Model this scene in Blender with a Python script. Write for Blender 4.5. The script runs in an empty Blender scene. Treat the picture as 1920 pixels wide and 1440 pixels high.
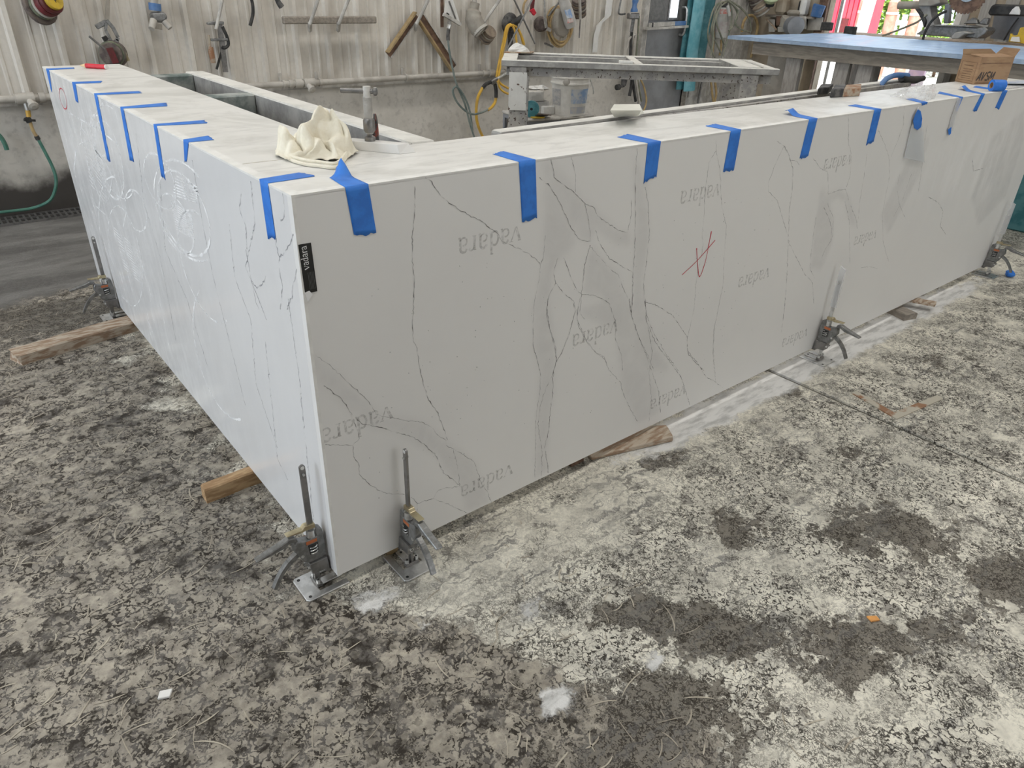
import bpy, bmesh, math, random
import numpy as np
from mathutils import Vector, Matrix
random.seed(7); RNG = np.random.default_rng(7)
S = bpy.context.scene
COL = S.collection

# ------------------------------------------------------------------ camera
FPX = 1333.236
RM = np.array([[0.77663019, -0.62928099, 0.02917172],
               [-0.28781962, -0.3956439, -0.87213862],
               [0.56036187, 0.66893298, -0.48838841]])
CP = np.array([-0.492383759, -1.20638594, 1.27651371])
cam = bpy.data.cameras.new('camera'); cam.sensor_width = 36.0; cam.lens = FPX / 1920 * 36.0
cam.clip_start = 0.02; cam.clip_end = 200
cam_o = bpy.data.objects.new('camera', cam); COL.objects.link(cam_o)
m = Matrix.Identity(4)
for r in range(3):
    m[r][0], m[r][1], m[r][2], m[r][3] = RM[0][r], -RM[1][r], -RM[2][r], CP[r]
cam_o.matrix_world = m
S.camera = cam_o

def at(u, v, ax, val):
    """point of the plane ax=val that the photograph shows at (u, v)"""
    d = RM.T @ np.array([(u - 960) / FPX, (v - 720) / FPX, 1.0]); a = 'xyz'.index(ax)
    return CP + d * ((val - CP[a]) / d[a])

# ------------------------------------------------------------------ light
S.view_settings.view_transform = 'Standard'; S.view_settings.look = 'None'
S.view_settings.gamma = 1.0; S.view_settings.exposure = 0.0
S.view_settings.use_curve_mapping = False
S.cycles.max_bounces = 6; S.cycles.diffuse_bounces = 3; S.cycles.glossy_bounces = 3; S.cycles.transmission_bounces = 2; S.cycles.transparent_max_bounces = 8
S.cycles.caustics_reflective = False; S.cycles.caustics_refractive = False; S.cycles.adaptive_threshold = .1
world = bpy.data.worlds.new('sky'); S.world = world; world.use_nodes = True
bg = world.node_tree.nodes['Background']; bg.inputs[0].default_value = (0.80, 0.90, 1.0, 1); bg.inputs[1].default_value = 1.6

def sun(name, energy, rot, angle):
    l = bpy.data.lights.new(name, 'SUN'); l.energy = energy; l.angle = math.radians(angle); l.color = (1, .96, .9)
    o = bpy.data.objects.new(name, l); COL.objects.link(o); o.rotation_euler = [math.radians(a) for a in rot]
sun('sun', 9.0, (22, -30, 0), 2.0)

def area(name, loc, to, sx, sy, watts, color):
    l = bpy.data.lights.new(name, 'AREA'); l.shape = 'RECTANGLE'; l.size = sx; l.size_y = sy; l.energy = watts; l.color = color
    o = bpy.data.objects.new(name, l); COL.objects.link(o); o.location = loc
    o.rotation_euler = (Vector(to) - Vector(loc)).to_track_quat('-Z', 'Y').to_euler()
    return o
# daylight through the big open door in the left wall, and through the open end of the shop behind the camera
area('door_daylight', (-5.9, 1.2, 2.0), (0, 1.0, 0.7), 4.6, 3.4, 164, (0.81, 0.90, 1.0))
area('front_daylight', (3.0, -6.9, 2.0), (2.0, 0, 0.4), 4.6, 3.2, 33, (1.0, 0.86, 0.72))
LAMPS = [(-2.2, -.7), (-2.2, 2.4), (1.4, -.9), (1.4, 2.5), (4.8, -.9), (4.8, 2.5)]
LAMP_W = 34

# ------------------------------------------------------------------ builders
def origin(o):
    p = Vector((0, 0, 0))
    while o is not None:
        p += o.location; o = o.parent
    return p

class MB:
    def __init__(s): s.v = []; s.f = []
    def add(s, vs, fs):
        b = len(s.v); s.v += [tuple(float(c) for c in p) for p in vs]; s.f += [tuple(b + i for i in f) for f in fs]; return s
    def box(s, lo, hi):
        x0, y0, z0 = lo; x1, y1, z1 = hi
        return s.add([(x0,y0,z0),(x1,y0,z0),(x1,y1,z0),(x0,y1,z0),(x0,y0,z1),(x1,y0,z1),(x1,y1,z1),(x0,y1,z1)],
                     [(0,3,2,1),(4,5,6,7),(0,1,5,4),(1,2,6,5),(2,3,7,6),(3,0,4,7)])
    def hexa(s, b, t):
        return s.add(list(b) + list(t), [(0,3,2,1),(4,5,6,7),(0,1,5,4),(1,2,6,5),(2,3,7,6),(3,0,4,7)])
    def bar(s, p0, p1, w, h, up=(0, 0, 1), w1=None, h1=None):
        p0 = Vector(p0); p1 = Vector(p1); d = (p1 - p0).normalized(); up = Vector(up)
        sd = d.cross(up)
        if sd.length < 1e-4: sd = d.cross(Vector((1, 0, 0)))
        sd.normalize(); u = sd.cross(d).normalized(); w1 = w if w1 is None else w1; h1 = h if h1 is None else h1
        q = lambda p, a, b, ww, hh: p + sd * (a * ww / 2) + u * (b * hh / 2)
        return s.hexa([q(p0,-1,-1,w,h), q(p0,1,-1,w,h), q(p1,1,-1,w1,h1), q(p1,-1,-1,w1,h1)],
                      [q(p0,-1,1,w,h), q(p0,1,1,w,h), q(p1,1,1,w1,h1), q(p1,-1,1,w1,h1)])
    def tube(s, pts, r, n=8, closed=False, sm=0):
        pts = [Vector(p) for p in pts]
        if sm: pts = smooth(pts, sm, closed)
        k = len(pts); rs = r if isinstance(r, (list, tuple)) else [r] * k
        if len(rs) != k: rs = [rs[min(int(i * len(rs) / k), len(rs) - 1)] for i in range(k)]
        vs = []; prev = None
        for i, p in enumerate(pts):
            a = pts[(i - 1) % k] if (closed or i > 0) else p
            b = pts[(i + 1) % k] if (closed or i < k - 1) else p
            d = (b - a)
            d = d.normalized() if d.length > 1e-9 else Vector((0, 0, 1))
            if prev is None:
                prev = d.orthogonal().normalized()
            nrm = prev - d * prev.dot(d)
            nrm = nrm.normalized() if nrm.length > 1e-6 else d.orthogonal().normalized()
            prev = nrm; bi = d.cross(nrm)
            for j in range(n):
                t = 2 * math.pi * j / n
                vs.append(p + (nrm * math.cos(t) + bi * math.sin(t)) * rs[i])
        fs = []
        for i in range(k if closed else k - 1):
            for j in range(n):
                a = i * n + j; b = i * n + (j + 1) % n; c = ((i + 1) % k) * n + (j + 1) % n; d = ((i + 1) % k) * n + j
                fs.append((a, b, c, d))
        if not closed:
            fs.append(tuple(reversed(range(n)))); fs.append(tuple((k - 1) * n + j for j in range(n)))
        return s.add(vs, fs)
    def cyl(s, p0, p1, r0, r1=None, n=14): return s.tube([p0, p1], [r0, r0 if r1 is None else r1], n)
    def prism(s, pts, ext):
        k = len(pts); e = Vector(ext); a = [Vector(p) for p in pts]; b = [p + e for p in a]
        return s.add(a + b, [tuple(reversed(range(k))), tuple(range(k, 2 * k))] + [(i, (i + 1) % k, k + (i + 1) % k, k + i) for i in range(k)])
    def lathe(s, o, ax, prof, n=20):
        o = Vector(o); ax = Vector(ax).normalized(); a = ax.orthogonal().normalized(); b = ax.cross(a)
        vs = []
        for r, h in prof:
            for j in range(n):
                t = 2 * math.pi * j / n; vs.append(o + ax * h + (a * math.cos(t) + b * math.sin(t)) * r)
        k = len(prof); fs = []
        for i in range(k - 1):
            for j in range(n):
                fs.append((i*n+j, i*n+(j+1)%n, (i+1)*n+(j+1)%n, (i+1)*n+j))
        fs.append(tuple(reversed(range(n)))); fs.append(tuple((k-1)*n+j for j in range(n)))
        return s.add(vs, fs)
    def ring(s, o, ax, ro, ri, th, n=20):
        return s.lathe2(o, ax, [(ri, -th/2), (ro, -th/2), (ro, th/2), (ri, th/2)], n)
    def lathe2(s, o, ax, prof, n=20):
        o = Vector(o); ax = Vector(ax).normalized(); a = ax.orthogonal().normalized(); b = ax.cross(a); vs = []
        for r, h in prof:
            for j in range(n):
                t = 2 * math.pi * j / n; vs.append(o + ax * h + (a * math.cos(t) + b * math.sin(t)) * r)
        k = len(prof)
        return s.add(vs, [(i*n+j, i*n+(j+1)%n, ((i+1)%k)*n+(j+1)%n, ((i+1)%k)*n+j) for i in range(k) for j in range(n)])
    def ribbon(s, pts, w, nrm, closed=False, jit=0.0):
        pts = [Vector(p) for p in pts]; nrm = Vector(nrm); k = len(pts); vs = []
        for i, p in enumerate(pts):
            a = pts[(i-1) % k] if (closed or i > 0) else p; b = pts[(i+1) % k] if (closed or i < k-1) else p
            sd = (b - a).cross(nrm)
            sd = sd.normalized() if sd.length > 1e-9 else Vector((1, 0, 0))
            ww = (w if not isinstance(w, (list, tuple)) else w[i]) * (1 + jit * random.uniform(-1, 1)) / 2
            vs += [p + sd * ww, p - sd * ww]
        fs = [(2*i, 2*((i+1) % k), 2*((i+1) % k)+1, 2*i+1) for i in range(k if closed else k-1)]
        return s.add(vs, fs)
    def build(s, name, mat, parent=None, smooth=False, bevel=0, seg=1, loc=None, solid=0):
        me = bpy.data.meshes.new(name)
        if parent is not None: o3 = origin(parent)
        elif loc is not None: o3 = Vector(loc)
        else:
            A = np.array(s.v); lo = A.min(0); hi = A.max(0); o3 = Vector(((lo[0]+hi[0])/2, (lo[1]+hi[1])/2, lo[2]))
        me.from_pydata([(p[0]-o3[0], p[1]-o3[1], p[2]-o3[2]) for p in s.v], [], s.f); me.update()
        b = bmesh.new(); b.from_mesh(me); bmesh.ops.recalc_face_normals(b, faces=b.faces[:]); b.to_mesh(me); b.free()
        if smooth:
            me.polygons.foreach_set('use_smooth', [True] * len(me.polygons)); me.set_sharp_from_angle(angle=math.radians(smooth if smooth > 1 else 40))
        o = bpy.data.objects.new(name, me); COL.objects.link(o)
        if mat: me.materials.append(mat)
        if parent is not None: o.parent = parent
        else: o.location = o3
        if solid:
            md = o.modifiers.new('solid', 'SOLIDIFY'); md.thickness = solid; md.offset = 0
        if bevel:
            md = o.modifiers.new('bevel', 'BEVEL'); md.width = bevel; md.segments = seg; md.limit_method = 'ANGLE'; md.angle_limit = math.radians(40)
        return o

def smooth(pts, k=6, closed=False):
    pts = [Vector(p) for p in pts]; n = len(pts); out = []
    for i in range(n if closed else n - 1):
        p0 = pts[(i-1) % n] if (closed or i > 0) else pts[i]; p1 = pts[i]; p2 = pts[(i+1) % n]
        p3 = pts[(i+2) % n] if (closed or i < n-2) else p2
        for j in range(k):
            t = j / k
            out.append(0.5 * ((2*p1) + (p2-p0)*t + (2*p0-5*p1+4*p2-p3)*t*t + (3*p1-p0-3*p2+p3)*t*t*t))
    if not closed: out.append(pts[-1])
    return out

def tag(o, label=None, cat=None, group=None, kind=None):
    if label: o['label'] = label
    if cat: o['category'] = cat
    if group: o['group'] = group
    if kind: o['kind'] = kind
    return o
def thing(name, loc, label, cat, group=None):
    o = bpy.data.objects.new(name, None); o.empty_display_size = .05; COL.objects.link(o); o.location = Vector([float(c) for c in loc])
    return tag(o, label, cat, group)
def struct(o): o['kind'] = 'structure'; return o
def one(name, mb, mat, label, cat, group=None, **k): return tag(mb.build(name, mat, **k), label, cat, group)

# ------------------------------------------------------------------ materials
class N:
    def __init__(s, name):
        s.m = bpy.data.materials.new(name); s.m.use_nodes = True; s.t = s.m.node_tree; s.b = s.t.nodes['Principled BSDF']
        s.out = s.t.nodes['Material Output']
    def __call__(s, ty, **k):
        n = s.t.nodes.new(ty)
        for a, v in k.items(): setattr(n, a, v)
        return n
    def link(s, a, b): s.t.links.new(a, b)
    def put(s, sock, v):
        if hasattr(v, 'is_linked') or isinstance(v, bpy.types.NodeSocket): s.link(v, sock)
        elif isinstance(v, (tuple, list)): sock.default_value = tuple(v) + ((1,) if len(v) == 3 and sock.type == 'RGBA' else ())
        else: sock.default_value = v
    def pos(s): return s('ShaderNodeNewGeometry').outputs['Position']
    def noise(s, vec, scale, detail=3, rough=.5, dist=0.0, color=False):
        n = s('ShaderNodeTexNoise'); s.put(n.inputs['Vector'], vec); n.inputs['Scale'].default_value = scale
        n.inputs['Detail'].default_value = detail; n.inputs['Roughness'].default_value = rough; n.inputs['Distortion'].default_value = dist
        return n.outputs['Color' if color else 'Fac']
    def math(s, op, a, b=None, c=None, clamp=False):
        n = s('ShaderNodeMath', operation=op, use_clamp=clamp)
        s.put(n.inputs[0], a)
        if b is not None: s.put(n.inputs[1], b)
        if c is not None: s.put(n.inputs[2], c)
        return n.outputs[0]
    def vmath(s, op, a, b=None):
        n = s('ShaderNodeVectorMath', operation=op); s.put(n.inputs[0], a)
        if b is not None:
            if op == 'SCALE': s.put(n.inputs['Scale'], b)
            else: s.put(n.inputs[1], b)
        return n.outputs[0]
    def step(s, v, lo, hi):
        n = s('ShaderNodeMapRange', interpolation_type='SMOOTHSTEP'); s.put(n.inputs['Value'], v)
        n.inputs['From Min'].default_value = lo; n.inputs['From Max'].default_value = hi
        return n.outputs['Result']
    def mix(s, f, a, b):
        n = s('ShaderNodeMix', data_type='RGBA'); s.put(n.inputs['Factor'], f); s.put(n.inputs['A'], a) if False else None
        s.put(n.inputs[6], a); s.put(n.inputs[7], b); return n.outputs[2]
    def attr(s, name):
        n = s('ShaderNodeAttribute'); n.attribute_name = name; return n.outputs['Fac']
    def mapping(s, vec, scale):
        n = s('ShaderNodeMapping'); s.put(n.inputs['Vector'], vec); n.inputs['Scale'].default_value = scale; return n.outputs[0]
    def bump(s, h, strength=.3, dist=.01):
        n = s('ShaderNodeBump'); s.put(n.inputs['Height'], h); n.inputs['Strength'].default_value = strength; n.inputs['Distance'].default_value = dist
        s.link(n.outputs[0], s.b.inputs['Normal'])
    def set(s, **k):
        for a, v in k.items(): s.put(s.b.inputs[a.replace('_', ' ')], v)
        return s.m

_cache = {}
def pm(name, c1, c2=None, scale=8, rough=.6, metal=0.0, bump=0.0, detail=5, lo=.4, hi=.6, stretch=None, c3=None, s3=40):
    """noise-mottled material: c1 with patches of c2, small specks of c3"""
    if name in _cache: return _cache[name]
    n = N(name); p = n.pos()
    if stretch: p = n.mapping(p, stretch)
    c2 = c2 or tuple(c * .8 for c in c1)
    f = n.noise(p, scale, detail, .6)
    col = n.mix(n.step(f, lo, hi), c1, c2)
    if c3: col = n.mix(n.step(n.noise(p, s3, 2, .5), .62, .68), col, c3)
    n.put(n.b.inputs['Base Color'], col)
    n.b.inputs['Roughness'].default_value = rough; n.b.inputs['Metallic'].default_value = metal
    if bump: n.bump(n.noise(p, scale * 4, 4), bump, .004)
    _cache[name] = n.m
    return n.m
def clear(name, col, alpha, rough=.3, streak=0):
    n = N(name); n.set(Base_Color=col, Roughness=rough)
    a = n.math('MULTIPLY', n.step(n.noise(n.pos(), 60 if not streak else streak, 4), .3, .65), alpha) if streak is not None else alpha
    n.put(n.b.inputs['Alpha'], a); return n.m

M = {}
def base_materials():
    M['steel'] = pm('brushed_steel', (.74, .74, .73), (.58, .58, .57), 40, .34, .85)
    M['darksteel'] = pm('dark_steel', (.20, .195, .19), (.28, .27, .26), 30, .4, .7)
    M['castgrey'] = pm('grey_cast_alloy', (.27, .27, .265), (.19, .19, .185), 60, .40, .6)
    M['brass'] = pm('yellow_zinc', (.62, .55, .36), (.45, .38, .25), 30, .35, .9)
    M['black'] = pm('black_rubber', (.02, .02, .02), (.05, .048, .045), 20, .6)
    M['blacktool'] = pm('black_plastic_dusty', (.03, .03, .032), (.12, .115, .11), 25, .6)
    M['bluetape'] = pm('blue_painter_tape', (.025, .17, .62), (.03, .21, .72), 30, .55, bump=.1)
    M['tapeblack'] = pm('black_label_film', (.008, .008, .008), (.012, .012, .012), 10, .3)
    M['white'] = pm('white_paint', (.78, .77, .74), (.7, .69, .66), 14, .5)
    M['whiteprint'] = pm('white_print', (.85, .85, .85), (.8, .8, .8), 10, .5)
    M['dustwhite'] = pm('dusty_white', (.58, .56, .52), (.42, .40, .37), 14, .8)
    M['pvc'] = pm('dusty_pvc', (.52, .49, .44), (.40, .37, .33), 9, .6)
    M['frameside'] = pm('spattered_steel', (.40, .38, .35), (.28, .27, .26), 14, .7, bump=.2, c3=(.07, .05, .04), s3=70)
    M['speck'] = pm('speckled_slurry', (.30, .27, .24), (.16, .13, .11), 60, .9, bump=.4, lo=.42, hi=.56)
    M['greenframe'] = pm('weathered_green_steel', (.38, .40, .38), (.10, .14, .13), 9, .6, lo=.4, hi=.62)
    M['wood'] = pm('raw_pine', (.52, .35, .19), (.36, .22, .11), 6, .7, stretch=(3, 12, 12), bump=.2)
    M['oldwood'] = pm('dusty_old_pine', (.50, .42, .33), (.30, .20, .13), 7, .8, stretch=(2, 10, 10), bump=.3)
    M['greywood'] = pm('grey_weathered_wood', (.34, .30, .25), (.25, .22, .19), 6, .8, stretch=(8, 1.5, 12), bump=.2)
    M['stud'] = pm('grey_stud', (.42, .40, .38), (.32, .30, .28), 6, .8, stretch=(10, 10, 2))
    M['rustwood'] = pm('brown_rusted_angle', (.20, .12, .08), (.11, .065, .045), 20, .8)
    M['ochre'] = pm('ochre_wood', (.42, .30, .15), (.30, .22, .12), 12, .8)
    M['rust'] = pm('rust', (.30, .15, .08), (.42, .36, .28), 22, .8, lo=.38, hi=.55)
    M['yellow'] = pm('yellow_hose', (.78, .47, .06), (.62, .38, .08), 18, .5)
    M['tanhose'] = pm('tan_hose', (.52, .37, .17), (.38, .27, .14), 20, .6)
    M['green'] = pm('green_hose', (.05, .16, .12), (.08, .2, .15), 20, .5)
    M['greycable'] = pm('grey_green_cable', (.14, .18, .17), (.22, .25, .23), 20, .6)
    M['cable'] = pm('olive_cable', (.20, .21, .16), (.30, .29, .22), 16, .6)
    M['teal'] = pm('teal_plastic', (.10, .34, .40), (.20, .46, .52), 6, .5)
    M['tealdark'] = pm('dusty_teal', (.04, .17, .20), (.09, .25, .28), 12, .6)
    M['cloth'] = pm('cream_cotton', (.84, .79, .66), (.78, .72, .58), 30, .95, bump=.5)
    M['card'] = pm('cardboard', (.40, .26, .15), (.34, .21, .12), 10, .85, stretch=(1, 1, 4))
    M['cardprint'] = pm('dark_print', (.06, .05, .045), (.09, .07, .06), 30, .8)
    M['brownprint'] = pm('brown_print', (.20, .12, .07), (.26, .16, .1), 30, .8)
    M['bluesheet'] = pm('pale_blue_film', (.36, .55, .86), (.45, .64, .92), 3, .28, stretch=(1, 4, 1), bump=.1)
    M['red'] = pm('red_paint', (.62, .05, .09), (.55, .07, .1), 3, .5)
    M['redcrayon'] = pm('red_crayon', (.65, .03, .05), (.5, .02, .04), 30, .5)
    M['tan'] = pm('tan_tip', (.75, .55, .32), None, 20, .6)
    M['rustpipe'] = pm('rusty_pink_pipe', (.55, .30, .24), (.42, .20, .14), 8, .7)
    M['orange'] = pm('orange_chip', (.75, .36, .10), (.62, .28, .08), 20, .7)
    M['stickerorange'] = pm('orange_sticker', (.55, .16, .05), (.45, .13, .05), 40, .5)
    M['blueplastic'] = pm('blue_plastic', (.06, .16, .38), (.12, .22, .42), 12, .5)
    M['bluepaint'] = pm('blue_bag', (.05, .14, .33), (.12, .20, .36), 8, .7)
    M['disc'] = pm('dark_pad_disc', (.09, .07, .065), (.17, .14, .12), 25, .8)
    M['disctan'] = pm('tan_pad_disc', (.30, .24, .18), (.22, .17, .13), 25, .8)
    M['discgreen'] = pm('green_pad_disc', (.20, .22, .14), (.12, .13, .1), 25, .8)
    M['discred'] = pm('dark_red_pad', (.16, .02, .025), (.10, .02, .02), 25, .6)
    M['discyellow'] = pm('yellow_pad', (.62, .42, .03), (.5, .34, .04), 25, .6)
    M['greydoor'] = pm('grey_steel_door', (.30, .30, .31), (.22, .22, .225), 5, .5, lo=.35, hi=.65)
    M['doordark'] = pm('dark_grey_door', (.15, .15, .145), (.20, .195, .19), 30, .6)
    M['plywood'] = pm('dusty_plywood', (.42, .36, .28), (.33, .27, .2), 5, .85)
    M['greyboard'] = pm('grey_board', (.20, .21, .23), (.26, .27, .29), 5, .5)
    M['panelgrey'] = pm('grey_corrugated', (.42, .41, .39), (.34, .33, .31), 5, .6, stretch=(8, 8, 1))
    M['gravel'] = pm('pale_gravel', (.82, .80, .76), (.66, .64, .60), 6, .9)
    M['leaf'] = pm('sunlit_leaves', (.10, .22, .03), (.26, .38, .06), 12, .7)
    M['label'] = pm('printed_blue_label', (.25, .38, .62), (.62, .64, .66), 16, .6)
    M['labelred'] = pm('printed_red_label', (.62, .20, .16), (.62, .55, .52), 30, .6)
    M['bottle'] = pm('dusty_white_plastic', (.58, .56, .52), (.46, .44, .41), 12, .5)
    M['bag'] = pm('grey_dusty_bag', (.38, .35, .30), (.30, .27, .23), 8, .7)
    M['ceiling'] = pm('white_ceiling', (.75, .75, .73), (.68, .68, .66), 2, .8)
    M['siding'] = sm = None
base_materials()

def m_frame():
    n = N('stone_dusted_steel'); p = n.pos(); g = n('ShaderNodeNewGeometry'); sp = n('ShaderNodeSeparateXYZ'); n.link(g.outputs['Normal'], sp.inputs[0])
    a = n.noise(p, 12, 6, .65); b = n.noise(p, 50, 4, .6)
    side = n.mix(n.step(a, .35, .68), (.25, .245, .235), (.42, .41, .39)); top = n.mix(n.step(a, .42, .7), (.74, .725, .68), (.58, .57, .53))
    f = n.step(n.math('ADD', sp.outputs[2], n.math('MULTIPLY', n.math('SUBTRACT', b, .5), .3)), .45, .8)      # stone dust settles on what faces up
    return n.set(Base_Color=n.mix(f, side, top), Roughness=.75)
M['frame'] = m_frame()
def m_siding():
    n = N('dusty_metal_siding'); p = n.pos()
    a = n.noise(n.mapping(p, (10, 1, .8)), 1.6, 5, .6)
    b = n.noise(p, 2.2, 4, .6); c = n.noise(p, 34, 3, .6)
    col = n.mix(n.step(a, .35, .7), (.74, .70, .635), (.62, .575, .51))
    col = n.mix(n.math('MULTIPLY', n.step(b, .45, .75), .5), col, (.27, .235, .19))
    col = n.mix(n.math('MULTIPLY', n.step(c, .45, .7), .25), col, (.52, .50, .46))
    return n.set(Base_Color=col, Roughness=.7)
M['siding'] = m_siding()
def m_concrete():
    n = N('dusty_concrete_wall'); p = n.pos()
    sep = n('ShaderNodeSeparateXYZ'); n.link(p, sep.inputs[0])
    a = n.noise(p, 3.0, 6, .65); b = n.noise(p, 28, 4, .6)
    col = n.mix(n.step(a, .35, .7), (.66, .625, .57), (.52, .49, .44))
    col = n.mix(n.math('MULTIPLY', n.step(b, .5, .7), .3), col, (.24, .22, .2))
    # the wet tide mark along the foot of the wall, by the drain
    h = n.math('ADD', sep.outputs[2], n.math('MULTIPLY', n.math('SUBTRACT', a, .5), .35))
    xk = n.step(sep.outputs[0], 2.2, -.2)
    wet = n.math('MULTIPLY', n.step(h, .30, .16), n.step(sep.outputs[0], 1.6, .8))
    col = n.mix(wet, col, (.055, .048, .042))
    n.bump(b, .2, .004)
    return n.set(Base_Color=col, Roughness=.8)
M['concrete'] = m_concrete()

def m_stone(name, rough, base=(.80, .79, .77), band=(.58, .57, .56), dust=0.0):
    n = N(name); p = n.pos()
    a = n.noise(p, 1.6, 5, .6); b = n.noise(p, 11, 5, .65, .6)
    col = n.mix(n.math('MULTIPLY', n.step(a, .4, .75), .35), base, (.70, .69, .68))
    bf = n.math('MULTIPLY', n.attr('band'), n.math('ADD', .55, n.math('MULTIPLY', n.step(b, .3, .7), .45)))
    col = n.mix(bf, col, band)
    ds = n.math('MULTIPLY', n.attr('dust'), n.step(n.noise(n.mapping(p, (1, 1, .35)), 16, 6, .7), .38, .66))
    col = n.mix(ds, col, (.86, .86, .85))
    n.set(Base_Color=col, Roughness=n.math('ADD', rough, n.math('MULTIPLY', ds, .4), clamp=True))
    n.b.inputs['Specular IOR Level'].default_value = .5
    return n.m
M['stone_front'] = m_stone('honed_quartz', .42)
M['stone_left'] = m_stone('polished_quartz', .16, (.78, .775, .775))
def m_stonetop():
    n = N('quartz_top'); p = n.pos()
    w = n.noise(n.mapping(p, (1.2, 1.2, 1)), 2.4, 5, .65, 1.2)
    v = n.noise(n.mapping(p, (2.2, 9, 1)), 2.2, 6, .65, .8)
    g = n.noise(n.mapping(p, (3, 22, 1)), 3, 5, .7)
    col = n.mix(n.math('MULTIPLY', n.step(w, .44, .66), .8), (.80, .79, .76), (.60, .59, .555))
    col = n.mix(n.math('MULTIPLY', n.step(v, .50, .72), .55), col, (.50, .49, .47))
    col = n.mix(n.math('MULTIPLY', n.step(g, .55, .7), .35), col, (.42, .41, .40))
    return n.set(Base_Color=col, Roughness=n.math('ADD', .22, n.math('MULTIPLY', w, .3)))
M['stone_top'] = m_stonetop()
M['vein'] = clear('vein_line', (.13, .125, .12), .7, .5, 45)
M['veinpale'] = clear('vein_line_faint', (.30, .30, .32), .6, .4, 40)
M['chalk'] = clear('dried_slurry_trace', (.97, .97, .97), .95, .8, 13)
M['smear'] = clear('polisher_haze', (.72, .73, .76), .5, .6, 25)
M['watermark'] = clear('grey_backprint', (.40, .39, .375), .34, .5, 90)
M['film'] = clear('clear_plastic_film', (.85, .86, .88), .42, .15, None)
M['film2'] = clear('cloudy_plastic_bag', (.82, .83, .85), .5, .12, 16)
M['grime'] = clear('pencil_mark', (.60, .03, .06), .92, .7, None)

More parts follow.
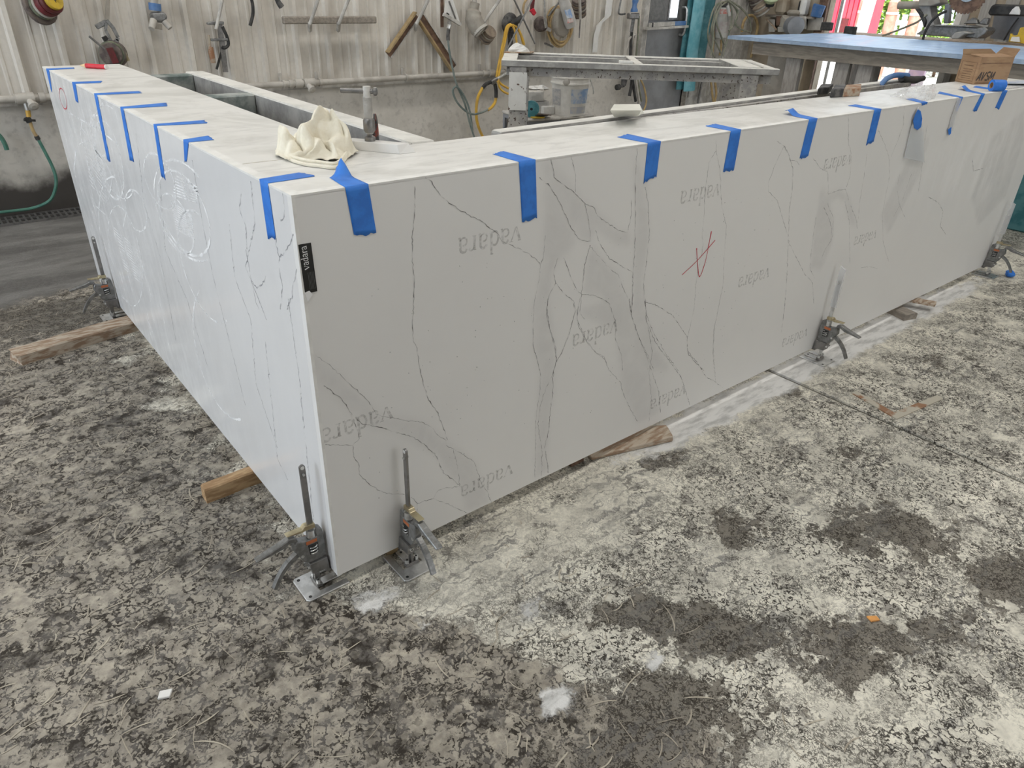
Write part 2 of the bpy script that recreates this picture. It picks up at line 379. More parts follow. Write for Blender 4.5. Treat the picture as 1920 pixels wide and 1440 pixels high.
def m_floor():
    n = N('slurry_floor'); p = n.pos()
    def vor(vec, scale, feat='DISTANCE_TO_EDGE'):
        t = n('ShaderNodeTexVoronoi', feature=feat, voronoi_dimensions='2D'); n.put(t.inputs['Vector'], vec); t.inputs['Scale'].default_value = scale
        return t.outputs['Distance']
    def warped(scale, amt, det=3): return n.vmath('ADD', p, n.vmath('SCALE', n.vmath('SUBTRACT', n.noise(p, scale, det, .6, 0, True), (.5, .5, .5)), amt))
    w1 = warped(30, .085, 3); w2 = warped(60, .050, 3)
    rag_ = n.math('MULTIPLY', n.math('SUBTRACT', n.noise(p, 34, 5, .7), .5), .55)
    big = n.noise(p, 2.0, 4, .6); mid = n.noise(p, 6.5, 4, .68); fine = n.noise(p, 90, 4, .7)
    rot = n('ShaderNodeMapping'); n.put(rot.inputs['Vector'], w1); rot.inputs['Rotation'].default_value = (0, 0, -.55); rot.inputs['Scale'].default_value = (1.4, 26, 1)
    swipe = n.noise(rot.outputs[0], 2.6, 5, .65); sgate = n.noise(p, 3.6, 4, .6)
    # dark wet ground with tan islands of slurry
    isl = n.math('ADD', vor(n.mapping(w1, (1, .72, 1)), 50), rag_); isl2 = n.math('ADD', vor(n.mapping(w2, (1, .75, 1)), 95), rag_)
    imask = n.math('MAXIMUM', n.math('MULTIPLY', n.step(isl, .13, .19), n.step(mid, .36, .52)), n.math('MULTIPLY', n.step(isl2, .19, .27), n.step(n.noise(p, 11, 4, .6), .46, .56)))
    patch = n.step(n.noise(w1, 14, 5, .68), .53, .58)
    dust = n.math('MAXIMUM', n.math('MULTIPLY', imask, .85), patch)
    darkc = n.mix(n.step(n.noise(w2, 26, 3, .65), .40, .64), (.030, .024, .018), (.135, .123, .110))
    tanc = n.mix(n.step(n.noise(p, 38, 4, .6), .36, .66), (.47, .425, .35), (.31, .28, .235))
    left = n.mix(n.math('MULTIPLY', dust, n.math('ADD', .68, n.math('MULTIPLY', n.step(big, .35, .65), .32))), darkc, tanc)
    left = n.mix(n.math('MULTIPLY', n.math('MULTIPLY', n.step(swipe, .50, .68), n.step(sgate, .44, .62)), .55), left, (.235, .22, .20))
    # cream slurry with crawled dark crackle
    cr = n.math('ADD', vor(n.mapping(w1, (1.2, .75, 1)), 52), n.math('MULTIPLY', rag_, .5)); cr2 = n.math('ADD', vor(n.mapping(w2, (1.2, .8, 1)), 100), n.math('MULTIPLY', rag_, .5)); gate = n.noise(p, 5.0, 5, .65); gate2 = n.noise(p, 9, 4, .6)
    l1 = n.math('MULTIPLY', n.math('SUBTRACT', 1.0, n.step(cr, .05, .13)), n.step(gate, .36, .52))
    l2 = n.math('MULTIPLY', n.math('SUBTRACT', 1.0, n.step(cr2, .07, .18)), n.step(gate2, .40, .56))
    brk = n.step(n.noise(p, 48, 3, .6), .34, .48)
    sq = n.math('MULTIPLY', n.math('MAXIMUM', l1, n.math('MULTIPLY', l2, .85)), brk)
    creamc = n.mix(n.step(n.noise(p, 8, 4, .68), .36, .66), (.82, .78, .67), (.57, .54, .465))
    creamc = n.mix(n.math('MULTIPLY', n.step(fine, .45, .72), .22), creamc, (.25, .24, .22))
    creamc = n.mix(n.math('MULTIPLY', n.math('MULTIPLY', n.step(swipe, .46, .66), n.step(sgate, .40, .60)), .85), creamc, (.17, .165, .16))
    creamc = n.mix(n.math('MULTIPLY', n.step(n.noise(w1, 10, 4, .7), .56, .64), .8), creamc, (.235, .22, .195))
    quiet = n.math('SUBTRACT', 1.0, n.math('MULTIPLY', n.attr('calm'), n.step(n.noise(p, 7, 5, .65), .30, .52)), clamp=True)
    sq = n.math('MULTIPLY', sq, n.math('ADD', .12, n.math('MULTIPLY', quiet, .88)))
    right = n.mix(n.math('MULTIPLY', sq, .95), creamc, (.034, .029, .024))
    edge = n.math('SUBTRACT', n.noise(w1, 6, 5, .72), .5); edge2 = n.math('SUBTRACT', n.noise(w1, 15, 4, .74), .5)
    cm = n.step(n.math('ADD', n.attr('cream'), n.math('MULTIPLY', edge, 1.5)), .42, .60)
    col = n.mix(cm, left, right)
    # trodden wet patches, plus a dark patch by the split board
    wetc = n.mix(n.math('MULTIPLY', n.math('MAXIMUM', n.math('MULTIPLY', n.step(isl2, .10, .22), .7), n.math('MULTIPLY', n.step(n.noise(w2, 24, 3, .7), .54, .60), .8)), .9), (.036, .029, .022), (.27, .245, .205))
    wetc = n.mix(n.math('MULTIPLY', n.step(swipe, .48, .66), .6), wetc, (.165, .158, .148))
    wm = n.step(n.math('ADD', n.attr('wet'), n.math('ADD', n.math('MULTIPLY', edge2, 1.3), n.math('MULTIPLY', edge, 1.9))), .46, .60)
    col = n.mix(n.math('MULTIPLY', wm, .93), col, wetc)
    # bare smooth concrete and dry white dust
    bare = n.mix(n.step(n.noise(n.mapping(p, (.7, 2.5, 1)), 3, 6, .65), .35, .7), (.115, .110, .104), (.21, .203, .192))
    col = n.mix(n.step(n.math('ADD', n.attr('bare'), n.math('MULTIPLY', edge, .5)), .4, .62), col, bare)
    white = n.mix(n.step(n.noise(n.mapping(p, (1, 4, 1)), 8, 5, .65), .42, .68), (.72, .71, .69), (.46, .455, .44))
    wf = n.step(n.math('ADD', n.attr('white'), n.math('ADD', n.math('MULTIPLY', edge, 1.2), n.math('MULTIPLY', edge2, .8))), .44, .70)
    col = n.mix(wf, col, white)
    rough = n.math('ADD', .60, n.math('MULTIPLY', n.math('MAXIMUM', dust, cm), .3))
    n.bump(n.noise(p, 60, 3, .7), .45, .004); n.b.inputs['Specular IOR Level'].default_value = .25
    return n.set(Base_Color=col, Roughness=rough)
M['floor'] = m_floor()
M['joint'] = pm('joint_dirt', (.06, .055, .045), (.16, .15, .12), 30, .9)

# ------------------------------------------------------------------ room
WY, XR, XL, YF, ZC = 3.87, 7.0, -6.0, -7.0, 4.3
def axis(lo, a, b, hi, coarse, fine, extra=()):
    l = list(np.arange(lo, a, coarse)) + list(np.arange(a, b, fine)) + list(np.arange(b, hi, coarse)) + [hi]
    l = [x for x in l if all(abs(x - e) > .004 for e in extra)] + list(extra)
    return np.array(sorted(l))
def grid_obj(name, us, vs, fn, mat, parent=None, loc=(0, 0, 0), attrs=None):
    U, V = np.meshgrid(us, vs, indexing='ij'); P = fn(U, V).reshape(-1, 3) - np.array(loc)
    nu, nv = len(us), len(vs); i = np.arange(nu * nv).reshape(nu, nv)
    q = np.stack([i[:-1, :-1], i[1:, :-1], i[1:, 1:], i[:-1, 1:]], -1).reshape(-1, 4)
    me = bpy.data.meshes.new(name); me.from_pydata(P.tolist(), [], q.tolist()); me.update()
    for k, a in (attrs or {}).items():
        at_ = me.attributes.new(k, 'FLOAT', 'POINT'); at_.data.foreach_set('value', a.reshape(-1).astype(np.float32))
    me.materials.append(mat); o = bpy.data.objects.new(name, me); COL.objects.link(o)
    if parent is not None: o.parent = parent
    o.location = loc if parent is None else (0, 0, 0)
    return o
JX = 1.852
fx = axis(XL, -1.7, 4.4, XR, .6, .03, (JX - .0105, JX - .008, JX + .008, JX + .0105)); fy = axis(YF, -1.6, WY - .02, WY, .6, .03)
FU, FV = np.meshgrid(fx, fy, indexing='ij')
def gauss(cx, cy, rx, ry, ang=0):
    c, s = math.cos(ang), math.sin(ang); dx, dy = FU - cx, FV - cy
    a = (dx * c + dy * s) / rx; b = (-dx * s + dy * c) / ry
    return np.exp(-(a * a + b * b) * .7)
def sig(x): return 1 / (1 + np.exp(-np.clip(x, -40, 40)))
bound = np.interp(-FV, [-.02, .06, .40, .62, 1.0, 2.0], [-.02, .02, .24, .30, .42, .8])     # x of the edge between trodden and cream slurry
cream = sig((FU - bound) / .045)
cream = np.where(FV > .05, np.clip(sig((FU - .0) / .2), 0, 1), cream)
wet = sum(w * gauss(*g) for w, g in [(.85, (.98, -.433, .10, .07, .3)), (.9, (1.28, -.70, .20, .10, -.6)), (.9, (1.33, -1.0, .15, .10)),
      (.8, (.53, -.49, .10, .06, -.5)), (.78, (.67, -.68, .16, .07, -.7)), (.66, (.36, -.70, .26, .13, -.5)), (.7, (1.02, -.10, .14, .05, -.2)),  # last entry darkens the floor beside the split board
      (.55, (1.75, -.10, .16, .05, -.2)), (.6, (.98, -.92, .12, .08)), (.5, (2.5, -.35, .3, .1)), (.6, (.80, -.86, .12, .06, .4)), (.45, (.20, -.75, .2, .1)),
      (.9, (-.25, 2.15, .5, .22, -.15)), (.5, (-.9, 1.6, .4, .3)), (.45, (1.55, -.45, .1, .05))])
white = sum(w * gauss(*g) for w, g in [(.85, (.205, -.545, .05, .04)), (.6, (.05, -.085, .08, .05)), (.6, (.32, -.33, .08, .05)), (.5, (.12, -.22, .07, .04)),
      (.7, (.45, -.60, .05, .03)), (.6, (1.05, -.78, .05, .03))])
white = white + np.exp(-((FV + .03) / .085) ** 2) * sig((FU - .95) / .12) * sig((3.6 - FU) / .2) * 1.05
calm = np.exp(-((FV + .13) / .13) ** 2) * sig((FU - .12) / .05) * sig((1.0 - FU) / .12) + .8 * np.exp(-((FV + .05) / .10) ** 2) * sig((FU - .9) / .1)
bare = sig((FV - 2.45 - .25 * FU) / .12) * sig((1.2 - FU) / .3)
def floor_fn(U, V):
    Z = np.where(np.abs(U - JX) < .0085, -.010, 0.0); return np.stack([U, V, Z], -1)
floor = struct(grid_obj('floor', fx, fy, floor_fn, M['floor'], attrs=dict(cream=cream, wet=wet, white=white, bare=bare, calm=np.clip(calm, 0, 1))))
MB().box((JX - .0045, -4, -.0095), (JX + .0035, 1.2, -.0045)).build('joint_filler', M['joint'], floor)

# back wall: concrete knee wall, ribbed metal siding above it
KZ = .615; XD0, XD1 = 5.27, 5.95
wall_back = struct(MB().box((XL, WY, 0), (XD0, WY + .15, KZ)).build('wall_back', M['concrete']))
PIT = .235; prof = []
for k in range(4):
    x = k * PIT
    prof += [(x, 0), (x + .052, 0), (x + .058, -.005), (x + .070, -.005), (x + .076, 0), (x + .118, 0), (x + .124, -.005), (x + .136, -.005), (x + .142, 0),
             (x + .180, 0), (x + .190, -.030), (x + .214, -.030), (x + .228, 0)]
prof.append((4 * PIT, 0))
pan = MB(); k = len(prof)
pan.add([(x, WY + .02 + y, KZ - .01) for x, y in prof] + [(x, WY + .02 + y, ZC) for x, y in prof], [(i, i + 1, k + i + 1, k + i) for i in range(k - 1)])
px0 = -5.99 + .02
first = None
for j in range(12):
    if first is None:
        first = MB(); first.v = [(v[0] + px0, v[1], v[2]) for v in pan.v]; first.f = pan.f
        first = first.build('siding_panel', M['siding'], wall_back, solid=0); base_loc = first.location.copy()
    else:
        c = first.copy(); COL.objects.link(c); c.parent = wall_back; c.location = base_loc + Vector((j * 4 * PIT, 0, 0))
wb2 = struct(MB().box((XD1, WY, 0), (XR + .1, WY + .15, ZC)).box((XD0, WY, 2.15), (XD1, WY + .15, ZC)).build('wall_back', M['dustwhite']))
for x in np.arange(XD1 + .1, XR, .16):
    MB().box((x, WY - .014, .3), (x + .03, WY + .01, ZC)).build('siding_rib', M['dustwhite'], wb2)
# right wall with the open doorway, left wall with the big shop door, wall behind the camera
DY0, DY1 = 1.80, 3.03
wr = MB().box((XR, DY1, 0), (XR + .12, WY, ZC)).box((XR, YF, 0), (XR + .12, DY0, ZC)).box((XR, DY0, 2.6), (XR + .12, DY1, ZC))
wall_right = struct(wr.build('wall_right', M['plywood']))
for y in np.arange(-1.0, DY0 - .05, .18):
    MB().box((XR - .02, y, 0), (XR, y + .10, ZC)).build('siding_panel', M['panelgrey'], wall_right)
struct(MB().box((XL - .15, YF, 0), (XL, -1.1, ZC)).box((XL - .15, 3.5, 0), (XL, WY, ZC)).box((XL - .15, -1.1, 3.7), (XL, 3.5, ZC)).build('wall_left', M['dustwhite']))
struct(MB().box((XL, YF - .15, 0), (.7, YF, ZC)).box((5.3, YF - .15, 0), (XR, YF, ZC)).box((.7, YF - .15, 0), (5.3, YF, .4)).box((.7, YF - .15, 3.6), (5.3, YF, ZC)).build('wall_front', M['dustwhite']))
struct(MB().box((XL - .15, YF - .15, ZC), (XR + .12, WY + .15, ZC + .12)).build('ceiling', M['ceiling']))
tr = MB().box((XR - .03, DY1, 0), (XR + .02, DY1 + .09, 2.6)).build('trim_1', M['rustwood']); struct(tr)
struct(MB().box((XR - .03, DY0 - .05, 0), (XR + .02, DY0, 2.6)).build('trim_2', M['white']))
struct(MB().box((XD0 - .06, WY - .02, KZ), (XD0, WY + .02, 2.2)).build('trim_3', M['dustwhite']))
struct(MB().box((XD1, WY - .02, 0), (XD1 + .05, WY + .02, 2.2)).build('trim_4', M['greywood']))

# ceiling lamps
lab = ['in the front row nearest the shop door', 'left of the counter, nearest the back wall and shop door', 'in the middle of the front row', 'in the middle of the back row', 'nearest the saw bench in the front row', 'nearest the saw bench in the back row']
for i, (x, y) in enumerate(LAMPS):
    t = thing('ceiling_lamp', (x, y, ZC - .22), 'white batten ceiling lamp ' + lab[i], 'lamp', 'shop ceiling lamps')
    MB().box((x - .65, y - .16, ZC - .16), (x + .65, y + .16, ZC - .08)).build('housing', M['white'], t)
    for sx in (-.5, .5): MB().cyl((x + sx, y, ZC - .09), (x + sx, y, ZC), .006).build('hanger', M['steel'], t)
    l = area('lamp_light', (x, y, ZC - .17), (x, y, 0), 1.25, .28, LAMP_W, (1.0, .97, .92)); l.parent = t; l.location = (0, 0, .04); l.rotation_euler = (0, 0, 0)

# door in the back wall
door = struct(MB().box((XD0 + .005, WY + .01, 0), (XD1 - .005, WY + .055, 2.14)).build('door_1', M['greydoor']))
zs = at(1250, 38, 'y', WY)[2]
MB().box((XD0 + .02, WY + .004, zs), (XD1 - .02, WY + .012, 2.1)).build('upper_panel', M['doordark'], door)
gx0, gx1 = at(1256, 15, 'y', WY)[0], at(1270, 15, 'y', WY)[0]; gz = at(1262, 33, 'y', WY)[2]
M['lit'] = pm('daylit_glass', (.9, .93, .95), None, 5, .1)
MB().box((gx0 - .02, WY - .006, gz - .02), (gx1 + .02, WY + .004, gz + .72)).build('window_frame', M['darksteel'], door)
nlit = N('glowing_window_glass'); nlit.set(Base_Color=(.9, .95, 1), Emission_Color=(.9, .96, 1.0), Emission_Strength=1.2)  # pane emits by itself, standing in for daylight behind the door
MB().box((gx0, WY - .010, gz), (gx1, WY - .004, gz + .7)).build('glass', nlit.m, door)
hx = at(1284, 40, 'y', WY - .05)
MB().tube([(hx[0], WY, hx[2] + .12), (hx[0], WY - .06, hx[2] + .1), (hx[0], WY - .06, hx[2] - .1), (hx[0], WY, hx[2] - .12)], .012, 8, sm=4).build('pull_handle', M['steel'], door, smooth=True)
a, b = at(1218, 47, 'y', WY - .06), at(1284, 43, 'y', WY - .06)
t = thing('spirit_level', (a + b) / 2, 'dusty spirit level lying on the ledge of the grey door', 'level')
MB().bar(a, b, .03, .035).build('rail', M['dustwhite'], t, bevel=.002); mid = a + (b - a) * .68
MB().bar(mid, b, .031, .036).build('end_section', M['blueplastic'], t); MB().bar(a + (b - a) * .03, a + (b - a) * .07, .033, .037).build('end_cap', M['black'], t)
one('door_ledge', MB().bar(a + (-.05, 0, -.03), b + (.03, 0, -.03), .06, .02), M['dustwhite'], 'narrow ledge across the grey door under the spirit level', 'ledge')

# ------------------------------------------------------------------ quartz counter
ZB, ZT, TH, WD, LX, LY = .045, .945, .02, .28, 3.875, 2.331
def inpoly(X, Y, poly):
    r = np.zeros(X.shape, bool); n = len(poly); j = n - 1
    for i in range(n):
        xi, yi = poly[i]; xj, yj = poly[j]
        c = ((yi > Y) != (yj > Y)) & (X < (xj - xi) * (Y - yi) / (yj - yi + 1e-12) + xi); r ^= c; j = i
    return r
def blur(a, k):
    for _ in range(k):
        b = np.pad(a, 1, mode='edge'); a = (b[:-2, 1:-1] + b[2:, 1:-1] + b[1:-1, :-2] + b[1:-1, 2:] + 2 * a) / 6
    return a
def crop(x0, y0, s): return lambda pts: [(x0 + x / s, y0 + y / s) for x, y in pts]
C3, C4, C5, C6 = crop(580, 560, 3.3103), crop(900, 260, 3.3103), crop(1400, 180, 3.6923), crop(1080, 560, 3.0)
def onF(pts, off=.0004): return [at(u, v, 'y', -off) for u, v in pts]
def onL(pts, off=.0004): return [at(u, v, 'x', -off) for u, v in pts]
def onT(pts, off=.0004): return [at(u, v, 'z', ZT + off) for u, v in pts]
counter = thing('quartz_counter', (LX / 2, WD / 2, ZB), 'long white veined quartz L-shaped counter with mitred sides, propped on wood blocks', 'countertop')
BANDS = [C4([(380,135),(440,130),(600,340),(720,440),(860,570),(930,580),(935,660),(860,660),(715,565),(690,640),(620,620),(520,450),(400,250)]),
         C4([(395,250),(480,370),(560,540),(600,640),(560,700),(500,740),(455,830),(415,1050),(430,1200),(470,1380),(460,1440),(370,1440),(330,1290),(330,1150),(370,860),(400,600)]),
         C4([(945,60),(1035,280),(1050,600),(1015,900),(1040,1100),(1100,1300),(1180,1440),(890,1440),(840,1150),(760,990),(640,960),(685,660),(860,850),(940,1080),(950,800),(965,500)]),
         C3([(20,340),(200,480),(410,710),(700,765),(850,880),(1020,1010),(1130,1260),(980,1330),(935,1165),(790,980),(540,830),(330,780),(260,710),(90,540),(30,480)]),
         C3([(1390,0),(1480,0),(1530,300),(1515,600),(1490,800),(1482,1080),(1400,1110),(1405,800),(1430,500),(1385,280)]),
         C6([(0,60),(240,0),(300,0),(400,330),(475,640),(345,700),(265,530),(220,200)]),
         C5([(520,640),(565,680),(640,650),(705,700),(765,900),(715,880),(680,730),(640,700),(570,740),(600,850),(595,1000),(520,1200),(440,1200),(480,840)]),
         C5([(1060,540),(1190,300),(1260,300),(1210,520),(1050,830),(980,950),(930,820)]), C5([(1690,300),(1920,100),(1920,300),(1790,700),(1600,900),(1560,700)])]
gx = np.arange(0, LX + .004, .0085); gx[-1] = LX; gz = np.linspace(ZB, ZT, 108)
GX, GZ = np.meshgrid(gx, gz, indexing='ij'); band = np.zeros(GX.shape)
for pl in BANDS:
    w = [(p[0], p[2]) for p in onF(pl)]; band = np.maximum(band, inpoly(GX, GZ, w).astype(float))
band = blur(band, 3)
dustf = sig((GX - 2.9 - .3 * np.sin(GZ * 7)) / .15) * sig((3.6 - GX) / .08) * np.clip(.35 + .8 * np.exp(-((GZ - .66) / .16) ** 2), 0, 1) * .75
fp = grid_obj('front_panel', gx, gz, lambda U, V: np.stack([U, 0 * U, V], -1), M['stone_front'], counter, origin(counter), dict(band=band * .5, dust=dustf))
def thicken(o, back):     # add the edges and the back of a panel
    b = bmesh.new(); b.from_mesh(o.data); r = bmesh.ops.extrude_face_region(b, geom=b.faces[:])
    for v in r['geom']:
        if isinstance(v, bmesh.types.BMVert): v.co += Vector(back)
    keep = [f for f in b.faces]; b.normal_update(); bmesh.ops.recalc_face_normals(b, faces=b.faces[:]); b.to_mesh(o.data); b.free()
thicken(fp, (0, TH, 0))
ly = np.arange(TH, LY + .004, .012); ly[-1] = LY; lz = np.linspace(ZB, ZT, 80)
GY, GZ2 = np.meshgrid(ly, lz, indexing='ij')
bl = np.clip(np.sin(GY * 5.3 + np.sin(GZ2 * 6) * 1.3 + GZ2 * 3) - .55, 0, 1) * 1.1
dl = np.clip(sig((GY - .75) / .15), 0, 1) * .22 + .08
lp = grid_obj('side_panel', ly, lz, lambda U, V: np.stack([0 * U, U, V], -1), M['stone_left'], counter, origin(counter), dict(band=bl * .35, dust=dl))
thicken(lp, (TH, 0, 0))
E1 = .0015
MB().box((TH, WD, ZT - TH), (WD, LY, ZT)).build('top_panel', M['stone_top'], counter)
MB().box((TH, TH, ZT - TH), (LX, WD, ZT)).build('top_panel', M['stone_top'], counter)
# sanded mitre arrises
arr = MB().box((-.0006, -.0006, ZT - .004), (TH, LY, ZT + .0003)); arr.box((TH, -.0006, ZT - .003), (LX, TH, ZT + .0003)).box((-.0008, -.0008, ZB), (.006, .0, ZT - .004))
arr.build('mitre_edge', pm('sanded_mitre', (.84, .83, .80), (.76, .75, .72), 20, .6), counter)
MB().box((TH, WD - .001, ZT), (WD, WD + .001, ZT + .0004)).build('seam_line', pm('cream_adhesive', (.62, .58, .48), None, 30, .7), counter)

VEINS = [C4(l) for l in [
 [(440,130),(455,190),(460,240),(530,295),(590,340),(650,400),(710,430),(730,480),(800,530),(860,570),(915,580)], [(565,110),(595,230),(593,330)],
 [(650,400),(670,480),(685,580),(683,640)], [(370,240),(430,290),(480,370),(520,450),(560,540),(610,620),(645,632),(680,635)], [(685,660),(650,780),(630,960),(620,1080),(650,1120)],
 [(680,665),(740,730),(790,790),(860,850),(890,930),(930,1020),(940,1100),(980,1220),(1040,1340),(1080,1440)], [(715,570),(750,660),(800,740),(880,790),(950,830)],
 [(975,60),(965,250),(965,500),(960,700),(950,830),(945,1000),(940,1080)], [(940,380),(940,470),(920,570)],
 [(1025,300),(1045,400),(1050,600),(1035,750),(1015,900),(1020,1000),(1035,1100),(1075,1200),(1150,1330),(1230,1440)],
 [(1020,1010),(1100,1035),(1200,1100),(1285,1230),(1290,1330),(1330,1380),(1390,1440)],
 [(1465,0),(1465,75),(1420,150),(1400,300),(1390,480),(1380,600),(1385,660),(1340,900),(1330,1050),(1290,1230)],
 [(1465,75),(1490,200),(1500,420),(1530,540),(1515,750),(1510,900),(1480,1050),(1450,1200),(1450,1400)],
 [(-390,205),(-300,265),(-240,360),(-120,450),(0,505),(110,590),(140,640),(260,690),(340,740),(375,785),(395,730),(405,600)], [(375,785),(370,860),(340,1000),(330,1150),(330,1290),(355,1370),(370,1440)],
 [(485,740),(455,830),(470,895),(430,970),(415,1050),(430,1170),(465,1300),(475,1385)], [(470,895),(520,960),(580,1005),(595,1060),(560,1180),(520,1300),(475,1385)],
 [(520,740),(560,850),(600,940),(630,965),(700,970),(760,995),(800,1020),(820,1080),(845,1150),(840,1240),(880,1350),(885,1440)],
 [(600,1060),(610,1160),(660,1260),(720,1330),(770,1350),(800,1440)]]]
VEINS += [C3(l) for l in [
 [(655,-700),(655,-550),(640,-400),(640,-250),(652,-120),(650,0),(640,180),(645,260),(670,310),(680,400),(710,540),(740,630),(800,710),(830,800),(858,875)], [(20,340),(110,400),(200,480),(270,550),(330,600),(370,640),(410,710)],
 [(410,715),(480,735),(590,755),(700,765),(760,800),(800,850),(850,880)], [(90,540),(200,620),(260,710),(330,780),(450,800),(540,830),(650,860),(720,910),(790,980),(830,1080),(900,1130),(935,1165)],
 [(850,910),(890,930),(960,970),(1020,1010),(1050,1090),(1070,1150),(1100,1190),(1130,1260)], [(895,935),(920,1050),(935,1165),(830,1180),(800,1190),(770,1240),(670,1270),(630,1230)],
 [(270,910),(275,980),(310,1040),(310,1090),(380,1160),(480,1210),(590,1215)], [(770,1240),(870,1280),(980,1330)], [(260,715),(300,820),(310,870),(270,910),(100,905)], [(670,1270),(670,1370)],
 [(1390,180),(1390,290),(1420,400),(1435,470),(1430,600),(1410,700),(1405,830),(1405,960),(1400,1110)],
 [(1480,0),(1470,100),(1500,210),(1530,300),(1535,380),(1510,470),(1470,550),(1430,680),(1420,800),(1445,950),(1440,1100)],
 [(1535,380),(1515,450),(1510,600),(1495,700),(1485,820),(1460,920),(1480,1040),(1482,1080)], [(1640,30),(1650,80),(1610,230),(1560,350),(1535,385)]]]
VEINS += [C6(l) for l in [
 [(20,0),(5,110),(60,240),(120,310),(160,340),(190,405),(250,470),(265,530),(310,630),(345,690)], [(390,0),(395,120),(450,250),(540,370),(590,440),(620,530),(640,600)],
 [(300,0),(310,90),(360,230),(400,330),(430,420),(465,520),(475,640)], [(405,160),(430,300),(410,420),(425,550),(410,690)],
 [(625,220),(625,290),(690,370),(730,440),(780,465),(825,500)], [(780,150),(770,300),(785,460)]]]
VEINS += [C5(l) for l in [
 [(210,315),(260,345),(195,480),(150,600),(150,660),(210,720),(250,850),(280,950),(295,1020),(350,1130),(400,1230),(455,1290),(465,1440)],
 [(260,345),(290,400),(320,500),(315,650),(295,800),(290,950),(285,1100),(275,1300),(265,1440),(240,1640)], [(300,440),(350,455),(365,480)],
 [(460,430),(510,500),(560,525),(565,600),(565,680),(640,650),(685,645),(705,720)], [(705,130),(705,330),(725,400),(715,560),(690,630)],
 [(535,770),(570,850),(590,920),(585,1000),(545,1060),(520,1120)], [(560,740),(575,790),(600,840),(595,980)], [(480,840),(460,980),(445,1100),(440,1200),(470,1260)],
 [(680,730),(710,860),(715,1160)], [(720,760),(760,860),(765,920)], [(835,390),(810,570),(780,750),(775,850)],
 [(905,220),(950,320),(985,420),(990,550),(960,700),(940,830),(945,1000),(965,1090),(985,1150)], [(1090,70),(1085,200),(1050,300),(1000,420)], [(1250,200),(1230,330),(1210,520),(1190,660)],
 [(1060,540),(1040,640),(1060,760),(1100,850)], [(790,1190),(850,1180),(905,1195)], [(1140,540),(1080,720),(1010,850)], [(1260,700),(1330,740),(1360,800),(1340,900),(1380,960)], [(1560,430),(1570,520),(1640,500)]]]
def wobble(pts, amp, nrm):
    pts = smooth(pts, 1); out = []; nrm = Vector(nrm)
    for i in range(len(pts) - 1):
        a, b = pts[i], pts[i+1]; L = (b - a).length; k = max(1, int(L / .006)); sd = (b - a).normalized().cross(nrm)
        for j in range(k):
            f = 0 if j == 0 else 1
            out.append(a + (b - a) * (j / k) + sd * (random.gauss(0, amp) * f))
    out.append(pts[-1]); return out
vm = MB()
for l in VEINS:
    p = wobble(onF(l, .0005), .0009, (0, -1, 0))
    p = [q for q in p if 0 < q.x < LX and ZB < q.z < ZT - .001]
    if len(p) > 1: vm.ribbon(p, random.uniform(.0009, .0017), (0, -1, 0), jit=.5)
tag(vm.build('vein_lines', M['vein'], counter), kind='stuff')
lv = MB()
CA, CB = crop(440, 280, 4.8), crop(0, 160, 5.3333)
LV = [CA(l) for l in [[(430,380),(450,520),(440,620),(410,640)], [(530,740),(500,850),(440,940),(400,965),(400,1080),(430,1240),(410,1440)], [(400,965),(370,860),(375,800)], [(560,1080),(520,1250),(520,1320),(470,1440)],
      [(100,900),(150,1180),(200,1250),(250,1210),(280,1140)], [(60,400),(40,520),(100,700),(110,900)], [(150,1180),(195,1390),(220,1440)]]]
LV += [[(497,640),(510,760),(520,860),(540,900)], [(430,420),(440,520),(470,600),(480,720),(520,840)], [(360,300),(380,420),(400,520),(430,640),(460,760)], [(300,340),(310,470),(350,560),(390,690)],
       [(255,250),(270,380),(300,480),(330,640)], [(540,560),(560,700),(575,850),(590,1000)], [(470,340),(478,420),(460,500),(500,600)]]
for l in LV:
    p = wobble(onL(l, .0005), .0016, (-1, 0, 0)); lv.ribbon([q for q in p if .01 < q.y < LY and ZB + .01 < q.z < ZT], .0028, (-1, 0, 0), jit=.5)
tag(lv.build('vein_lines', M['veinpale'], counter), kind='stuff')
# dried slurry traces left by the polisher on the left side
ch = MB()
def loop(cu, cv, ru, rv, ang, t0=0, t1=360, n=26):
    a = math.radians(ang); out = []
    for i in range(n + 1):
        t = math.radians(t0 + (t1 - t0) * i / n); x, y = ru * math.cos(t), rv * math.sin(t)
        out.append((cu + x * math.cos(a) - y * math.sin(a), cv + x * math.sin(a) + y * math.cos(a)))
    return out
SW = [loop(205, 300, 22, 75, -12), loop(235, 480, 28, 95, -10), loop(215, 285, 34, 90, -14, 60, 300), loop(345, 400, 40, 85, -22), loop(350, 395, 52, 100, -22, 90, 330), loop(255, 395, 18, 40, -14),
      loop(330, 420, 26, 60, -22), loop(300, 340, 25, 55, -20), loop(185, 255, 14, 40, -10), loop(385, 500, 40, 110, -18, 80, 300), loop(230, 450, 40, 120, -10, 100, 280), loop(215, 230, 30, 45, -15, 150, 340), loop(420, 660, 50, 130, -14, 90, 250)]
SW += [CB(l) for l in [[(680,260),(720,430),(740,560)], [(820,360),(815,560),(930,940),(1020,1170)], [(780,600),(830,570),(900,590),(1100,860),(1110,1000),(1080,1150)], [(760,640),(740,850),(760,920)], [(930,460),(920,560)],
      [(1150,740),(1210,980),(1260,1230),(1230,1420)], [(940,1180),(930,1280),(990,1440)], [(960,1210),(1060,1300)], [(690,270),(800,340),(980,440),(1190,600)]]]
for l in SW:
    p = [Vector(q) for q in smooth(onL(l, .0007), 4)]; p = [q for q in p if .03 < q.y < LY - .02 and ZB + .03 < q.z < ZT - .01]
    if len(p) > 2: ch.ribbon(p, random.uniform(.003, .007), (-1, 0, 0), jit=.6)
